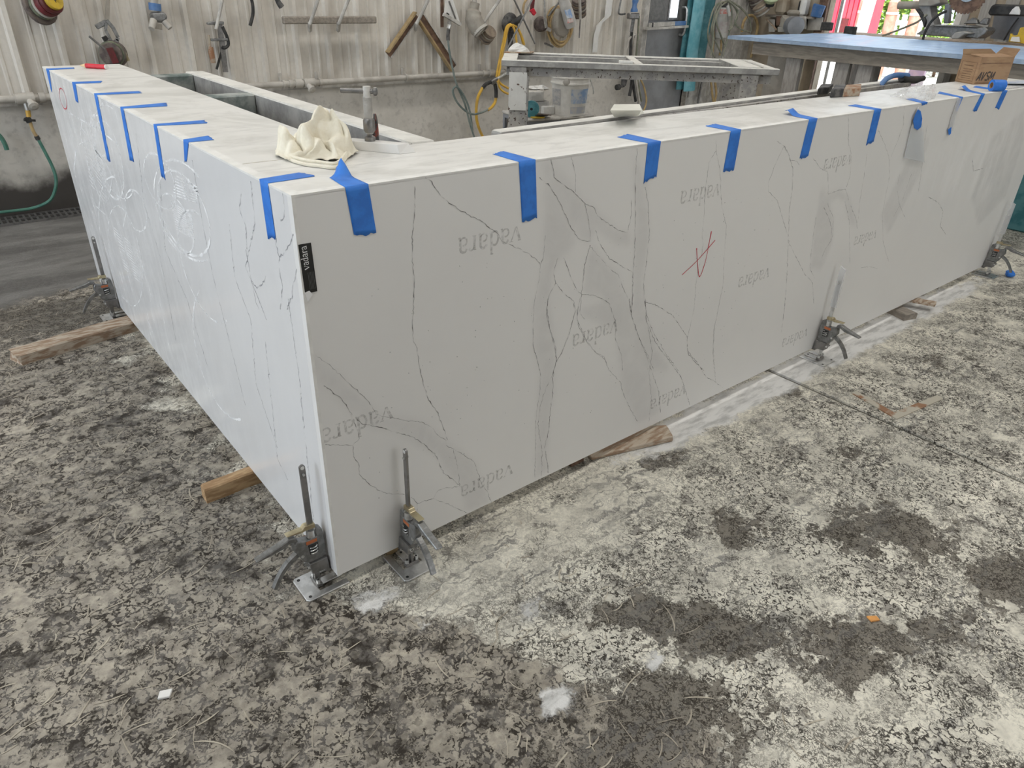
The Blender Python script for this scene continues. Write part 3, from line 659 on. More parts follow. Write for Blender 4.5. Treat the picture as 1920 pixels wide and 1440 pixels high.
for (u0, v0, u1, v1, du, dv, k) in [(152,238,196,300,1.2,7.6,15), (212,425,258,470,1.6,6,14), (318,375,360,405,1.2,5,12), (330,330,372,352,-1,5,8)]:
    for j in range(k):
        a, b = onL([(u0 + du*j, v0 + dv*j), (u1 + du*j*.4, v1 + dv*j*.8)], .0007); ch.ribbon([a, a + (b - a) * .5, b], .003, (-1, 0, 0))
tag(ch.build('slurry_traces', M['chalk'], counter), kind='stuff')

# lettering drawn with a broad pen: v a d r, x-height 1
def glyph(c):
    A = lambda cx, cy, rx, ry, t0, t1, n=14: [(cx + rx * math.cos(math.radians(t0 + (t1 - t0) * i / n)), cy + ry * math.sin(math.radians(t0 + (t1 - t0) * i / n))) for i in range(n + 1)]
    if c == 'v': return [([(.06, .97), (.44, .03)], .20), ([(.44, .03), (.80, .97)], .08), ([(-.05, .97), (.24, .97)], .06), ([(.64, .97), (.93, .97)], .06)], .90
    if c == 'a': return [(A(.34, .70, .25, .27, 165, 15) + [(.585, .6), (.585, .12), (.62, .03), (.72, .06)], .17), (A(.33, .28, .26, .25, 75, 345), .12)], .80
    if c == 'd': return [([(.62, 1.52), (.62, .04), (.78, .04)], .18), (A(.36, .48, .29, .46, 60, 300), .15), ([(.46, 1.50), (.64, 1.50)], .07)], .86
    if c == 'r': return [([(.18, .95), (.18, .03)], .18), ([(.04, .95), (.2, .95)], .07), ([(.03, .03), (.36, .03)], .07), (A(.44, .62, .26, .32, 175, 60), .12), ([(.53, .88), (.60, .80)], .16)], .64
def word(txt, o, ex, ey, h, nrm):
    """lettering mesh; o = start of base line, ex/ey = unit reading and up directions, h = x-height"""
    mb = MB(); o = Vector(o); ex = Vector(ex); ey = Vector(ey); x = 0; z = 0
    for c in txt:
        st, adv = glyph(c)
        for pts, w in st:
            z += 1
            mb.ribbon([o + ex * ((x + a) * h) + ey * (b * h) + Vector(nrm) * (z * .000004) for a, b in pts], w * h, nrm)
        x += adv + .06
    return mb, x * h
wlen = word('vadara', (0, 0, 0), (1, 0, 0), (0, 1, 0), 1, (0, 0, 1))[1]
for (x, z) in [(.44,.787),(1.178,.787),(1.912,.792),(.083,.44),(.806,.459),(1.542,.461),(2.276,.466),(.441,.128),(1.178,.130),(1.916,.138)]:
    wdt = .178; h = wdt / wlen
    mb, L = word('vadara', (x + wdt / 2, -.0003, z + .5 * h), (-1, 0, 0), (0, 0, -1), h, (0, -1, 0))
    mb.v = [(max(v[0], .001), v[1], v[2]) for v in mb.v]
    mb.build('printed_word', M['watermark'], counter)
rd = MB()
for l in [C4([(1345,680),(1350,760),(1363,858),(1400,760),(1420,660),(1437,575)]), C4([(1460,630),(1350,755),(1255,845)])]:
    rd.ribbon(smooth(onF(l, .0009), 4), .0032, (0, -1, 0), jit=.4)
rd.build('red_pencil_mark', M['grime'], counter)
MB().ribbon(smooth(onL(loop(118, 185, 5.5, 20, -14), .0009), 2), .0035, (-1, 0, 0)).build('red_pencil_ring', M['grime'], counter)
# glass-clear water drops on the front
dr = MB()
for _ in range(170):
    x, z = random.uniform(.1, 1.6), random.uniform(.2, .75); r = random.uniform(.0007, .0016); dr.lathe((x, 0, z), (0, -1, 0), [(r, 0), (r * .8, r * .5), (r * .3, r * .8)], 6)
tag(dr.build('water_drops', pm('water_drop', (.6, .6, .58), None, 5, .05), counter, smooth=True), kind='stuff')

# black maker's label at the corner
lb = [Vector(at(u, v, 'y', -.0008)) for u, v in [(559, 459), (583, 455), (595, 546), (572, 551)]]
lab_o = one('maker_label', MB().prism([(p.x, -.0002, p.z) for p in lb], (0, -.0009, 0)), M['tapeblack'], 'small black label with white lettering stuck at the front corner', 'label')
ups = (lb[0] - lb[3]); up = Vector((ups.x, 0, ups.z)).normalized(); acr = Vector((up.z, 0, -up.x))
st = lb[3] + up * .046 + acr * .0150; h = .046 / wlen
mb, L = word('vadara', (st.x, -.0013, st.z), up, -acr, h, (0, -1, 0)); mb.build('lettering', M['whiteprint'], lab_o)
fl = MB()
for j in range(5):
    s0 = lb[3] + up * .006 + acr * (.0110 + j * .0026); fl.ribbon([(s0.x, -.0013, s0.z), (s0.x + up.x * .034, -.0013, s0.z + up.z * .034)], .0004, (0, -1, 0))
fl.build('fine_print', pm('dim_print', (.2, .2, .2), None, 10, .5), lab_o)
tq = [Vector(at(u, v, 'y', -.0012)) for u, v in [(571, 549), (580, 545), (586, 552), (577, 566)]]
MB().prism(tq, (0, -.0004, 0)).build('torn_corner', M['whiteprint'], lab_o)
# ------------------------------------------------------------------ tape strips folded over the mitre
def tape(label, top, face, side, curl=None, mat='bluetape'):
    """top: four points on the counter top, end first then fold; face: four points down the side, fold first. Quads: a, b at the end, c, d at the fold."""
    f = onT if True else None; o = .0008
    T_ = [Vector(at(u, v, 'z', ZT + o)) for u, v in top]; mb = MB()
    pl = (lambda u, v: Vector(at(u, v, side, -o))); F_ = [pl(u, v) for u, v in face]
    ax = 1 if side == 'y' else 0
    for k in (2, 3): T_[k][ax] = -o; T_[k][2] = ZT + o
    if side == 'y': F_[2], F_[3] = F_[3], F_[2]
    F_[0] = T_[3].copy(); F_[1] = T_[2].copy()
    n = 8
    # ragged torn ends on both sides
    def strip(a, b, c, d, rag0, rag1, lift=None):
        rows = 10; vs = []
        for i in range(rows + 1):
            t = i / rows; p = a.lerp(d, t); q = b.lerp(c, t)
            for j in range(n + 1):
                w = p.lerp(q, j / n)
                if i == 0 and rag0: w = w + (d - a).normalized() * random.uniform(-.5, .5) * rag0
                if i == rows and rag1: w = w + (d - a).normalized() * random.uniform(-.5, .5) * rag1
                if lift: w = w + lift(t, j / n)
                vs.append(w)
        mb.add(vs, [(i*(n+1)+j, i*(n+1)+j+1, (i+1)*(n+1)+j+1, (i+1)*(n+1)+j) for i in range(rows) for j in range(n)])
    if T_ : strip(T_[0], T_[1], T_[2], T_[3], .006, 0, curl)
    strip(F_[0], F_[1], F_[2], F_[3], 0, .006)
    bm = mb.build('tape_strip', M[mat], solid=.0003, smooth=60)
    return tag(bm, label, 'tape', 'blue tape strips on the counter edge')
# left side (x = 0): top end a,b  / fold c(near),d(far); face fold then lower end
LT = [('blue tape strip at the far end of the left side, beside the red crayon', [(138,126.5),(139,128.5),(87,131.5),(83,128.5)], [(83,128),(87,131),(98,174),(95,168)]),
      ('short blue tape strip second from the far end of the left side', [(191,151.5),(190,155),(141,157),(134,153.5)], [(134,153),(141,157),(147,193),(142,190)]),
      ('long blue tape strip third from the far end of the left side', [(261,170.5),(266,174.5),(182,178),(174,175)], [(174,175),(182,178),(207,304),(201,300)]),
      ('long blue tape strip on the left side, fourth from the far end', [(311,192.5),(313,199),(230,203.5),(222,200.5)], [(222,200),(230,203),(251,304),(243,299)]),
      ('long blue tape strip with split top end on the left side', [(384,225),(388,231),(292,236),(282,233)], [(282,233),(292,236),(310,337),(302,329)]),
      ('short wide blue tape strip with pointed lower end on the left side', [(391,254),(402,262),(352,267),(339,262)], [(339,261),(352,267),(350,302),(346,303)]),
      ('blue tape strip on the left side closest to the front corner', [(563,323),(592,330),(500,344),(482,336)], [(482,335),(500,344),(517,447),(502,446)])]
for l, tp, fc in LT: tape(l, tp, fc, 'x')
peak = lambda t, j: Vector((0, 0, .034 * max(0, 1 - abs(t - .12) / .3) * max(0, 1 - abs(j - .15) / .55)))
tiny = lambda t, j: Vector((0, 0, .014 * max(0, 1 - abs(t - .1) / .25)))
RT = [('wide blue tape strip with a raised peak by the front corner', [(640,322),(618,333),(653,354),(693,346)], [(653,353),(693,346),(706,438),(664,442)], peak),
      ('blue tape strip on the long side above the tall vein, second from the front corner', [(943,283),(925,289),(981,306),(1011,301)], [(981,306),(1011,301),(1007,408),(979,417)], None),
      ('blue tape strip on the long side, third from the front corner', [(1177,251),(1158,257),(1218,269),(1241,265)], [(1218,269),(1241,265),(1231,331),(1207,343)], None),
      ('blue tape strip on the long side, fourth from the front corner', [(1341,232),(1322,236),(1373,246),(1392,243)], [(1373,246),(1392,243),(1376,319),(1356,322)], None),
      ('blue tape strip with curled tip, fifth from the front corner on the long side', [(1480,210),(1470,214),(1517,224),(1532,221.5)], [(1517,224),(1532,221.5),(1515,294),(1499,298)], tiny),
      ('blue tape strip on the long side, sixth from the front corner, facing the bag', [(1604,195.5),(1590,198),(1639,206),(1652,204)], [(1639,206),(1652,204),(1638,266),(1624,272)], None),
      ('short blue tape strip below the clear plastic bag, lying mostly on the top', [(1710,183.5),(1698,185.5),(1730,193.5),(1740,191.5)], [(1730,193.5),(1740,191.5),(1738,195),(1729,197)], None),
      ('half-peeled blue tape strip right of the hanging plastic, trailing clear film', [(1762,171.5),(1758,175),(1797,182.5),(1804,181.5)], [(1797,182.5),(1804,181.5),(1795,208),(1791,210)], None),
      ('blue tape strip with a standing blue tab, left of the tape roll', [(1803,165),(1797,168),(1833,176),(1841,175)], [(1833,176),(1841,175),(1831,209),(1824,208)], tiny),
      ('blue tape strip running under the blue tape roll', [(1830,161),(1824,163.5),(1876,170.5),(1885,169)], [(1876,170.5),(1885,169),(1873,206),(1866,202)], None)]
for l, tp, fc, cu in RT: tape(l, tp, fc, 'y', cu)

# ------------------------------------------------------------------ lifting clamps
def clamp(base, nrm, label, strip=False, lever=True, size=1.0):
    n = Vector(nrm); t = Vector((0, 0, 1)).cross(n); Zv = Vector((0, 0, 1)); b = Vector(base)
    P = lambda a, s_, z: b + n * (a * size) + t * (s_ * size) + Zv * z      # a = out from the stone, s = along it
    th = thing('lifting_clamp', b, label, 'clamp', 'steel lifting clamps under the counter')
    # foot plate: a fork with a bolted block
    for (nm, a0, a1, s0, s1) in [('foot_plate', .034, .078, -.042, .042)]:
        pl = MB().box((0, 0, 0), (1, 1, 1)); pl.v = []; pl.f = []
        pl.prism([P(.072, -.045, 0), P(.078, -.038, 0), P(.078, .038, 0), P(.072, .045, 0), P(-.03, .045, 0), P(-.03, .027, 0), P(.038, .027, 0), P(.038, -.027, 0), P(-.03, -.027, 0), P(-.03, -.045, 0)], (0, 0, .005))
        fp_ = pl.build('foot_plate', M['steel'], th, bevel=.0012)
    for s_ in (-.033, .033):
        MB().cyl(P(.066, s_, .0045), P(.066, s_, .0056), .004, n=10).build('rivet_hole', M['black'], fp_)
    MB().prism([P(.040, -.011, .001), P(.040, .011, .001), P(-.028, .011, .001), P(-.028, -.011, .001)], (0, 0, .004)).build('centre_prong', M['steel'], th, bevel=.001)
    MB().cyl(P(-.018, 0, .005), P(-.018, 0, .0058), .0035, n=8).build('prong_hole', M['black'], th)
    MB().prism([P(.026, -.018, .005), P(.026, .018, .005), P(.040, .018, .005), P(.040, -.018, .005)], (0, 0, .010)).build('bolt_block', M['darksteel'], th, bevel=.001)
    for s_ in (-.013, .013):
        bo = MB().cyl(P(.034, s_, .015), P(.034, s_, .026), .0055, n=6).build('hex_bolt', M['steel'], th); MB().cyl(P(.034, s_, .0255), P(.034, s_, .0265), .0028, n=8).build('socket', M['black'], bo)
    # lift bar with a hole at its rounded top
    w, hz = .0068, .345
    pts = [P(.031 - w, -.003, .008), P(.031 + w, -.003, .008)] + [P(.031 + w * math.cos(k), -.003, hz + w * math.sin(k)) for k in [math.pi * i / 8 for i in range(9)]]
    bo = MB().prism(pts, t * .006).build('lift_bar', M['darksteel'] if not strip else M['steel'], th, bevel=.0006)
    MB().cyl(P(.031, -.0034, hz), P(.031, .0034, hz), .0048, n=12).build('bar_hole', M['white'], bo)
    MB().cyl(P(.031, -.007, hz - .017), P(.031, .007, hz - .017), .003, n=10).build('stop_pin', M['steel'], bo)
    # body plate, seen flat from the side
    body = [(.008,.168),(.020,.174),(.026,.166),(.022,.152),(.042,.150),(.060,.154),(.070,.160),(.076,.150),(.078,.132),(.070,.118),(.060,.092),(.050,.084),(.014,.082),(.006,.090),(.004,.130)]
    bd = MB().prism([P(a, -.011, z) for a, z in body], t * (.022 * size)).build('body', M['castgrey'], th, bevel=.002)
    for s_ in (-.0113, .0113):
        MB().prism([P(a, s_, z) for a, z in [(.022,.108),(.044,.108),(.046,.136),(.022,.136)]], t * .0006).build('spring_window', M['black'], bd)
    sp = [P(.033 + .008 * math.cos(k * .9), .0122 * math.copysign(1, 1) * 1.0 + .004 * math.sin(k * .9), .110 + .0012 * k) for k in range(20)]
    MB().tube(sp, .0016, 6).build('spring', M['steel'], th, smooth=True)
    sp2 = [P(.033 + .008 * math.cos(k * .9), -.0122 + .004 * math.sin(k * .9), .110 + .0012 * k) for k in range(20)]
    MB().tube(sp2, .0016, 6).build('spring', M['steel'], th, smooth=True)
    MB().cyl(P(.032, 0, .152), P(.032, 0, .172), .011, n=14).build('upper_spring_cup', M['steel'], th, smooth=True)
    for s_ in (-.0118, .0118):
        MB().prism([P(a, s_, z) for a, z in [(.024,.140),(.050,.140),(.050,.149),(.024,.149)]], t * .0006).build('orange_sticker', M['stickerorange'], bd)
    MB().cyl(P(.062, -.0125, .112), P(.062, .0125, .112), .004, n=10).build('pivot_pin', M['steel'], bd)
    # upper handle and trigger
    MB().prism([P(a, -.009, z) for a, z in [(.066,.157),(.085,.160),(.100,.153),(.163,.146),(.165,.152),(.104,.167),(.086,.174),(.070,.170)]], t * .018).build('upper_handle', M['castgrey'], th, bevel=.002)
    tr = smooth([P(.068, 0, .118), P(.092, 0, .104), P(.115, 0, .080), P(.134, 0, .048)], 5)
    tg = MB(); k = len(tr)
    for i in range(k - 1):
        tg.bar(tr[i], tr[i+1], .013, .012 - .004 * i / k, up=t.cross(tr[i+1] - tr[i]))
    tgo = tg.build('trigger', M['castgrey'], th, smooth=60)
    if lever:
        MB().prism([P(a, -.008, z) for a, z in [(.022,.176),(.045,.178),(.052,.176),(.090,.181),(.090,.184),(.052,.183),(.046,.190),(.022,.189)]], t * .016).build('release_lever', M['brass'], th, bevel=.001)
    # lifting shoe reaching under the stone
    MB().prism([P(a, -.017, z) for a, z in [(.050,.084),(.006,.084),(.003,.044),(-.030,.043),(-.030,.0405),(.012,.0405),(.014,.050),(.046,.052)]], t * .034).build('lift_shoe', M['darksteel'], th, bevel=.001)
    for s_ in (-.009, .009):
        sc = MB().cyl(P(.048, s_, .070), P(.054, s_, .070), .0048, n=10).build('shoe_screw', M['steel'], th); MB().cyl(P(.0538, s_, .070), P(.0545, s_, .070), .0024, n=6).build('socket', M['black'], sc)
    if strip:   # clear protective sleeve on the bar
        MB().prism([P(.020, -.0045, .23), P(.042, -.0045, .23), P(.042, -.0045, .384), P(.020, -.0045, .394)], t * .009).build('plastic_sleeve', M['film'], th)
    return th
clamp((0, .050, 0), (-1, 0, 0), 'steel lifting clamp on the left side at the front corner')
clamp((.182, 0, 0), (0, -1, 0), 'steel lifting clamp on the long side nearest the front corner')
clamp((0, 1.990, 0), (-1, 0, 0), 'steel lifting clamp at the far end of the left side, by the long old beam')
clamp((2.097, 0, 0), (0, -1, 0), 'lifting clamp halfway along the long side with sleeved bar', strip=True)
clamp((3.772, 0, 0), (0, -1, 0), 'lifting clamp at the far right end of the long side, by the blue scrap', strip=True)

# ------------------------------------------------------------------ timber under the counter
def beam(name, p0, p1, w, h, mat, label, z0=0.0, notch=0):
    p0 = Vector(p0); p1 = Vector(p1); d = (p1 - p0); L = d.length; d.normalize(); s_ = Vector((-d.y, d.x, 0)); mb = MB(); K = 14; vs = []
    for i in range(K + 1):
        c = p0 + d * (L * i / K); r = lambda: random.uniform(-1, 1) * .0022
        ch = .004
        ring_ = [(-w/2, 0), (w/2, 0), (w/2, h - ch), (w/2 - ch, h), (-w/2 + ch, h), (-w/2, h - ch)]
        for a, z in ring_:
            q = c + s_ * (a + r()); q.z = z0 + z + (r() if z > 0 else 0)
            if i == 0: q = q + d * random.uniform(-.004, .004) * (3 if notch else 1)
            vs.append(q)
    fs = [(i*6+j, i*6+(j+1) % 6, (i+1)*6+(j+1) % 6, (i+1)*6+j) for i in range(K) for j in range(6)] + [tuple(reversed(range(6))), tuple(K*6+j for j in range(6))]
    mb.add(vs, fs); return one(name, mb, mat, label, 'timber', 'timbers propping the counter')
beam('timber_beam', (-.418, 1.755, 0), (.52, 1.93, 0), .085, .043, M['oldwood'], 'long weathered beam with split end sticking out under the far left side', notch=1)
beam('timber_block', (-.137, .532, 0), (.36, .545, 0), .038, .044, M['wood'], 'clean pine block sticking out under the middle of the left side')
# split board lying flat and tilted under the long side
a = [at(u, v, 'z', .0) for u, v in [(1108, 864), (1262, 828), (1252, 812), (1160, 835)]]
mb = MB().hexa([(a[0][0], a[0][1], 0), (a[1][0], a[1][1], 0), (a[2][0], a[2][1], 0), (a[3][0] - .1, a[3][1] + .12, 0)], [(a[0][0], a[0][1], .012), (a[1][0] - .004, a[1][1], .024), (a[2][0], a[2][1] + .01, .028), (a[3][0] - .1, a[3][1] + .12, .043)])
one('split_board', mb, M['oldwood'], 'split pale board poking out under the middle of the long side', 'timber', 'timbers propping the counter', bevel=.003)
MB_ = MB().box((.79, .03, 0), (.845, .24, .044)); one('timber_block', MB_, M['rustwood'], 'dark wooden block just behind the split board under the long side', 'timber', 'timbers propping the counter', bevel=.002)
beam('timber_block', (2.82, -.065, 0), (2.92, .25, 0), .075, .030, M['greywood'], 'dark wooden block under the long side, lower of the crossed pair')
beam('timber_block', (3.02, -.080, .028), (2.90, .22, .028), .05, .0125, M['oldwood'], 'thin slat lying across the dark block under the long side', z0=.029)
MB_ = MB().cyl((.165, .03, .022), (.165, .20, .022), .022, n=10); one('timber_block', MB_, M['ochre'], 'round pale wooden peg under the corner behind the near clamp', 'timber', 'timbers propping the counter')
for i, (x, y) in enumerate([(.14, 1.2), (3.4, .14)]):
    pass

# ------------------------------------------------------------------ things lying on the floor
sq = [at(u, v, 'z', 0) for u, v in [(1596, 738), (1681, 787), (1768, 749), (1757, 742), (1676, 775), (1606, 735)]]
one('carpenter_square', MB().prism([(p[0], p[1], .0) for p in sq], (0, 0, .004)), pm('dusty_rusted_steel', (.50, .46, .38), (.30, .16, .09), 11, .8, lo=.52, hi=.62), 'rusty steel carpenter square lying on the floor', 'square')
c = at(312, 1303, 'z', 0); one('stone_chip', MB().prism([(c[0]-.017, c[1]-.003, 0), (c[0]+.004, c[1]-.012, 0), (c[0]+.014, c[1]+.004, 0), (c[0]-.008, c[1]+.013, 0)], (0, 0, .006)), M['white'], 'small white stone chip on the dark floor at lower left', 'chip', bevel=.001)
c = at(1636, 1160, 'z', 0); one('wood_chip', MB().prism([(c[0]-.008, c[1]+.012, 0), (c[0]-.014, c[1]-.004, 0), (c[0]+.006, c[1]-.014, 0), (c[0]+.012, c[1]-.002, 0)], (0, 0, .005)), M['orange'], 'small orange wood chip on the floor at lower right', 'chip', bevel=.001)
c = at(1891, 519, 'z', 0); mb = MB(); pts = []
for i in range(7):
    for j in range(8):
        th_ = math.pi * i / 6; ph = 2 * math.pi * j / 8; r = .024 * random.uniform(.7, 1.2); pts.append((c[0] + r*1.3*math.sin(th_)*math.cos(ph), c[1] + r*math.sin(th_)*math.sin(ph), .018 + .018 * math.cos(th_)))
mb.add(pts, [(i*8+j, i*8+(j+1) % 8, (i+1)*8+(j+1) % 8, (i+1)*8+j) for i in range(6) for j in range(8)])
one('tape_scrap', mb, M['bluetape'], 'crumpled scrap of blue tape on the floor by the far clamp', 'scrap')
# scattered shavings and straw-like splinters pressed into the slurry
sh = MB()
for _ in range(900):
    while True:
        x, y = random.uniform(-1.3, 1.0), random.uniform(-1.15, 2.2)
        if not (x > -.02 and y > -.02) and (x < .55 - .1 * y): break
    L = random.uniform(.014, .062) * (1.5 if random.random() < .2 else 1); a = random.gauss(.45, .75); cv = random.uniform(-.55, .55); w = random.uniform(.0014, .0036); pts = []
    for i in range(6):
        t_ = i / 5 - .5; pts.append((x + L * t_ * math.cos(a) - cv * L * t_ * t_ * math.sin(a), y + L * t_ * math.sin(a) + cv * L * t_ * t_ * math.cos(a), .0012))
    sh.ribbon(pts, [w * .5, w, w, w, w, w * .4], (0, 0, 1))
o = sh.build('shavings', pm('dusty_shavings', (.50, .45, .36), (.34, .30, .24), 9, .9), loc=(0, 0, 0)); tag(o, 'pale curled shavings and splinters scattered over the dirty floor', 'shavings', kind='stuff')
# ------------------------------------------------------------------ things on the counter
V = Vector
def pxdz_(u, v0, v1, y): return at(u, v0, 'y', y)[2] - at(u, v1, 'y', y)[2]
tb = lambda u, v, dz=0: Vector(at(u, v, 'z', ZT + dz))
# red lumber crayon
a, b = tb(150, 122.5, .009), tb(198, 125.5, .009); d = (b - a)
t = thing('lumber_crayon', (a + b) / 2 - Vector((0, 0, .009)), 'red lumber crayon lying on the far left end of the counter', 'crayon')
MB().cyl(a + d * .25, b, .009, n=12).build('barrel', M['redcrayon'], t, smooth=True)
MB().tube([a, a + d * .12, a + d * .25], [.0015, .005, .0085], 12).build('tip', M['tan'], t, smooth=True)
MB().cyl(b, b + d * .05, .0085, n=12).build('end_cap', M['white'], t)

# crumpled cotton rag
g0 = tb(594, 290); eu = (tb(650, 283) - tb(530, 283)).normalized(); ev = Vector((-eu.y, eu.x, 0))
rag_f = tb(600, 312); rag_b = tb(600, 268)
W2 = (tb(668, 286) - tb(524, 295)).length / 2; D2 = .075
def rag_h(x, y):        # height over the counter, x and y in -1..1
    h = .066 * math.exp(-((x - .0) / .36) ** 2 - ((y - .15) / .5) ** 2)
    h += .050 * math.exp(-((x + .85) / .22) ** 2 - ((y + .05) / .5) ** 2)
    h += .052 * math.exp(-((x - .60) / .34) ** 2 - ((y - .35) / .45) ** 2)
    h -= .022 * math.exp(-((x + .38) / .2) ** 2 - ((y + .1) / .5) ** 2)
    h += .016 * abs(math.sin(5.2 * x + 2.4 * y)) ** .7 + .010 * abs(math.sin(9 * x - 5 * y + 1)) + .006 * math.sin(17 * x + 9 * y)
    return h
K = 64; vs = []
for i in range(K + 1):
    for j in range(K + 1):
        x = -1 + 2 * i / K; y = -1 + 2 * j / K
        r = (abs(x) ** 2.6 + abs(y) ** 2.6) ** (1 / 2.6); e = max(0, min(1, (1 - r) / .30)); e = e * e * (3 - 2 * e)
        s_ = 1 + .05 * math.sin(6 * math.atan2(y, x) + 1) + .03 * math.sin(11 * math.atan2(y, x)); rr = max(r, 1)
        q = g0 + eu * (x / rr * W2 * s_ + .010 * math.sin(7 * y + 3 * x) * e) + ev * (y / rr * D2 * s_ + .012 * math.sin(6 * x) * e)
        q.z = ZT + .003 + .004 * abs(math.sin(8 * x + 6 * y)) + rag_h(x, y) * e; vs.append(q)
mb = MB().add(vs, [(i*(K+1)+j, (i+1)*(K+1)+j, (i+1)*(K+1)+j+1, i*(K+1)+j+1) for i in range(K) for j in range(K)])
t = thing('cotton_rag', (g0.x, g0.y, ZT), 'crumpled cream cotton rag on the counter near the front corner', 'rag')
mb.build('crumpled_cloth', M['cloth'], t, smooth=80, solid=.002)
hem = [tb(u, v, .004) for u, v in [(532, 276), (540, 296), (570, 307), (600, 311), (632, 313), (650, 293)]]
hp = smooth(hem, 6); hv = MB()
for dz, off in ((.004, 0), (.010, .008)):
    hv.tube([p + ev * off + Vector((0, 0, dz - .004)) for p in hp], .004, 6)
hv.build('folded_hem', M['cloth'], t, smooth=True)

# white quartz offcut with bevelled end, and the C-clamp standing on it
z1 = .034
B0, B1, B2 = tb(648, 280), tb(750, 289.5), tb(767.5, 284.5)
z1 = pxdz_(745, 272, 289, B1.y); dd = (B1 - B0).normalized(); nn = V((-dd.y, dd.x, 0)); zz = V((0, 0, z1))
B3 = B0 + nn * .035; B2b = B1 + nn * .035 + dd * .012
bl_ = [B0, B1, B2b + dd * .012, B3]; tl_ = [B0 + zz + nn * .004, B1 + zz + nn * .004 - dd * .008, B2b + zz - dd * .006, B3 + zz]
one('quartz_offcut', MB().hexa(bl_, tl_), M['stone_front'], 'white quartz offcut with slanted end under the screw clamp', 'offcut', bevel=.001)
sc0 = Vector(at(694, 264, 'z', ZT + z1)); sc1 = Vector((sc0.x, sc0.y, 0)); 
kk = (at(689, 162, 'x', sc0.x)[2]); top = Vector((sc0.x, sc0.y, kk))
t = thing('screw_clamp', (sc0.x, sc0.y, ZT + z1), 'steel screw clamp with sliding tommy bar gripping the white offcut', 'clamp')
MB().cyl(sc0 + Vector((0, 0, .016)), top, .0085, n=14).build('screw_core', M['dustwhite'], t, smooth=True)
thr = MB(); n_ = 34
for i in range(n_):
    z = sc0.z + .045 + (kk - .022 - sc0.z - .045) * i / n_; thr.lathe((sc0.x, sc0.y, z), (0, 0, 1), [(.0085, 0), (.0103, .0012), (.0085, .0024)], 14)
tag(thr.build('screw_thread', M['dustwhite'], t, smooth=True), kind='stuff')
MB().lathe((sc0.x, sc0.y, sc0.z), (0, 0, 1), [(.012, 0), (.012, .008), (.006, .012), (.006, .018)], 14).build('swivel_pad', M['darksteel'], t, smooth=True)
MB().lathe((sc0.x, sc0.y, sc0.z + .018), (0, 0, 1), [(.010, 0), (.013, .005), (.013, .026), (.010, .030)], 14).build('threaded_boss', M['darksteel'], t, smooth=True)
td = (Vector(at(702, 168, 'x', sc0.x)) - Vector(at(638, 171, 'x', sc0.x))); 
eh = Vector((RM[0][0], RM[0][1], 0)).normalized(); zb = kk - .010
MB().cyl(Vector((sc0.x, sc0.y, zb)) - eh * .057, Vector((sc0.x, sc0.y, zb)) + eh * .014, .0052, n=10).build('tommy_bar', M['darksteel'], t, smooth=True)
MB().lathe(Vector((sc0.x, sc0.y, zb)) + eh * .013, eh, [(.005, 0), (.0085, .002), (.0085, .008), (.004, .010)], 10).build('bar_knob', M['darksteel'], t, smooth=True)
fb = Vector((sc0.x, sc0.y, sc0.z + .036)); bd_ = Vector((.62, .78, 0)).normalized()
fr = smooth([fb, fb + bd_ * .03 + Vector((0, 0, .010)), fb + bd_ * .058 + Vector((0, 0, .002)), fb + bd_ * .070 + Vector((0, 0, -.03)), fb + bd_ * .071 + Vector((0, 0, -.10)), fb + bd_ * .060 + Vector((0, 0, -.165)), fb + bd_ * .0 + Vector((0, 0, -.172))], 5)
fm = MB()
for i in range(len(fr) - 1): fm.bar(fr[i], fr[i+1] + (fr[i+1] - fr[i]) * .15, .016, .013, up=bd_ if i > 8 else (0, 0, 1))
fm.build('clamp_frame', pm('worn_red_frame', (.10, .10, .10), (.35, .10, .08), 30, .5, .4, lo=.5, hi=.6), t)

# stone offcut lying on the rail of the far bench
q = lambda u, v, z=ZT: Vector(at(u, v, 'z', z))
zr = ZT + .012
b4 = [Vector(at(u, v, 'z', zr)) for u, v in [(1151, 219), (1196, 218), (1208, 212), (1160, 206)]]; t4 = [Vector(at(u, v, 'z', zr + .030)) for u, v in [(1143.5, 207), (1203, 207), (1199, 195), (1151, 195.5)]]
one('stone_offcut', MB().hexa(b4, t4), pm('cream_stone', (.74, .73, .66), (.66, .65, .58), 8, .6), 'cream stone offcut with broken lower edge resting on the bench rail', 'offcut', bevel=.001)

# rubber-faced clamp pads
def pad(label, pts, h, rust):
    t = thing('clamp_pad', Vector(np.mean([at(u, v, 'z', ZT) for u, v in pts], axis=0)), label, 'pad')
    P = [Vector(at(u, v, 'z', ZT + .0005)) for u, v in pts]; f = .42 if rust else 1
    L = lambda a, b, k: a.lerp(b, k)
    MB().hexa([P[0], L(P[0], P[1], f), L(P[3], P[2], f), P[3]], [p + Vector((0, 0, h)) for p in (P[0], L(P[0], P[1], f), L(P[3], P[2], f), P[3])]).build('rubber_block', M['blacktool'], t, bevel=.004, seg=2)
    if rust: MB().hexa([L(P[0], P[1], f), P[1], P[2], L(P[3], P[2], f)], [p + Vector((0, 0, h * .95)) for p in (L(P[0], P[1], f), P[1], P[2], L(P[3], P[2], f))]).build('rusty_jaw', M['rust'], t, bevel=.002)
pad('black rubber pad with rusty ribbed jaw on the long counter top', [(1555, 183.5), (1611, 180), (1612, 172), (1562, 174)], .030, True)
pad('plain black rubber pad behind the rusty-jawed pad on the counter', [(1531, 178.5), (1552, 176.5), (1560, 169.5), (1536, 171)], .026, False)

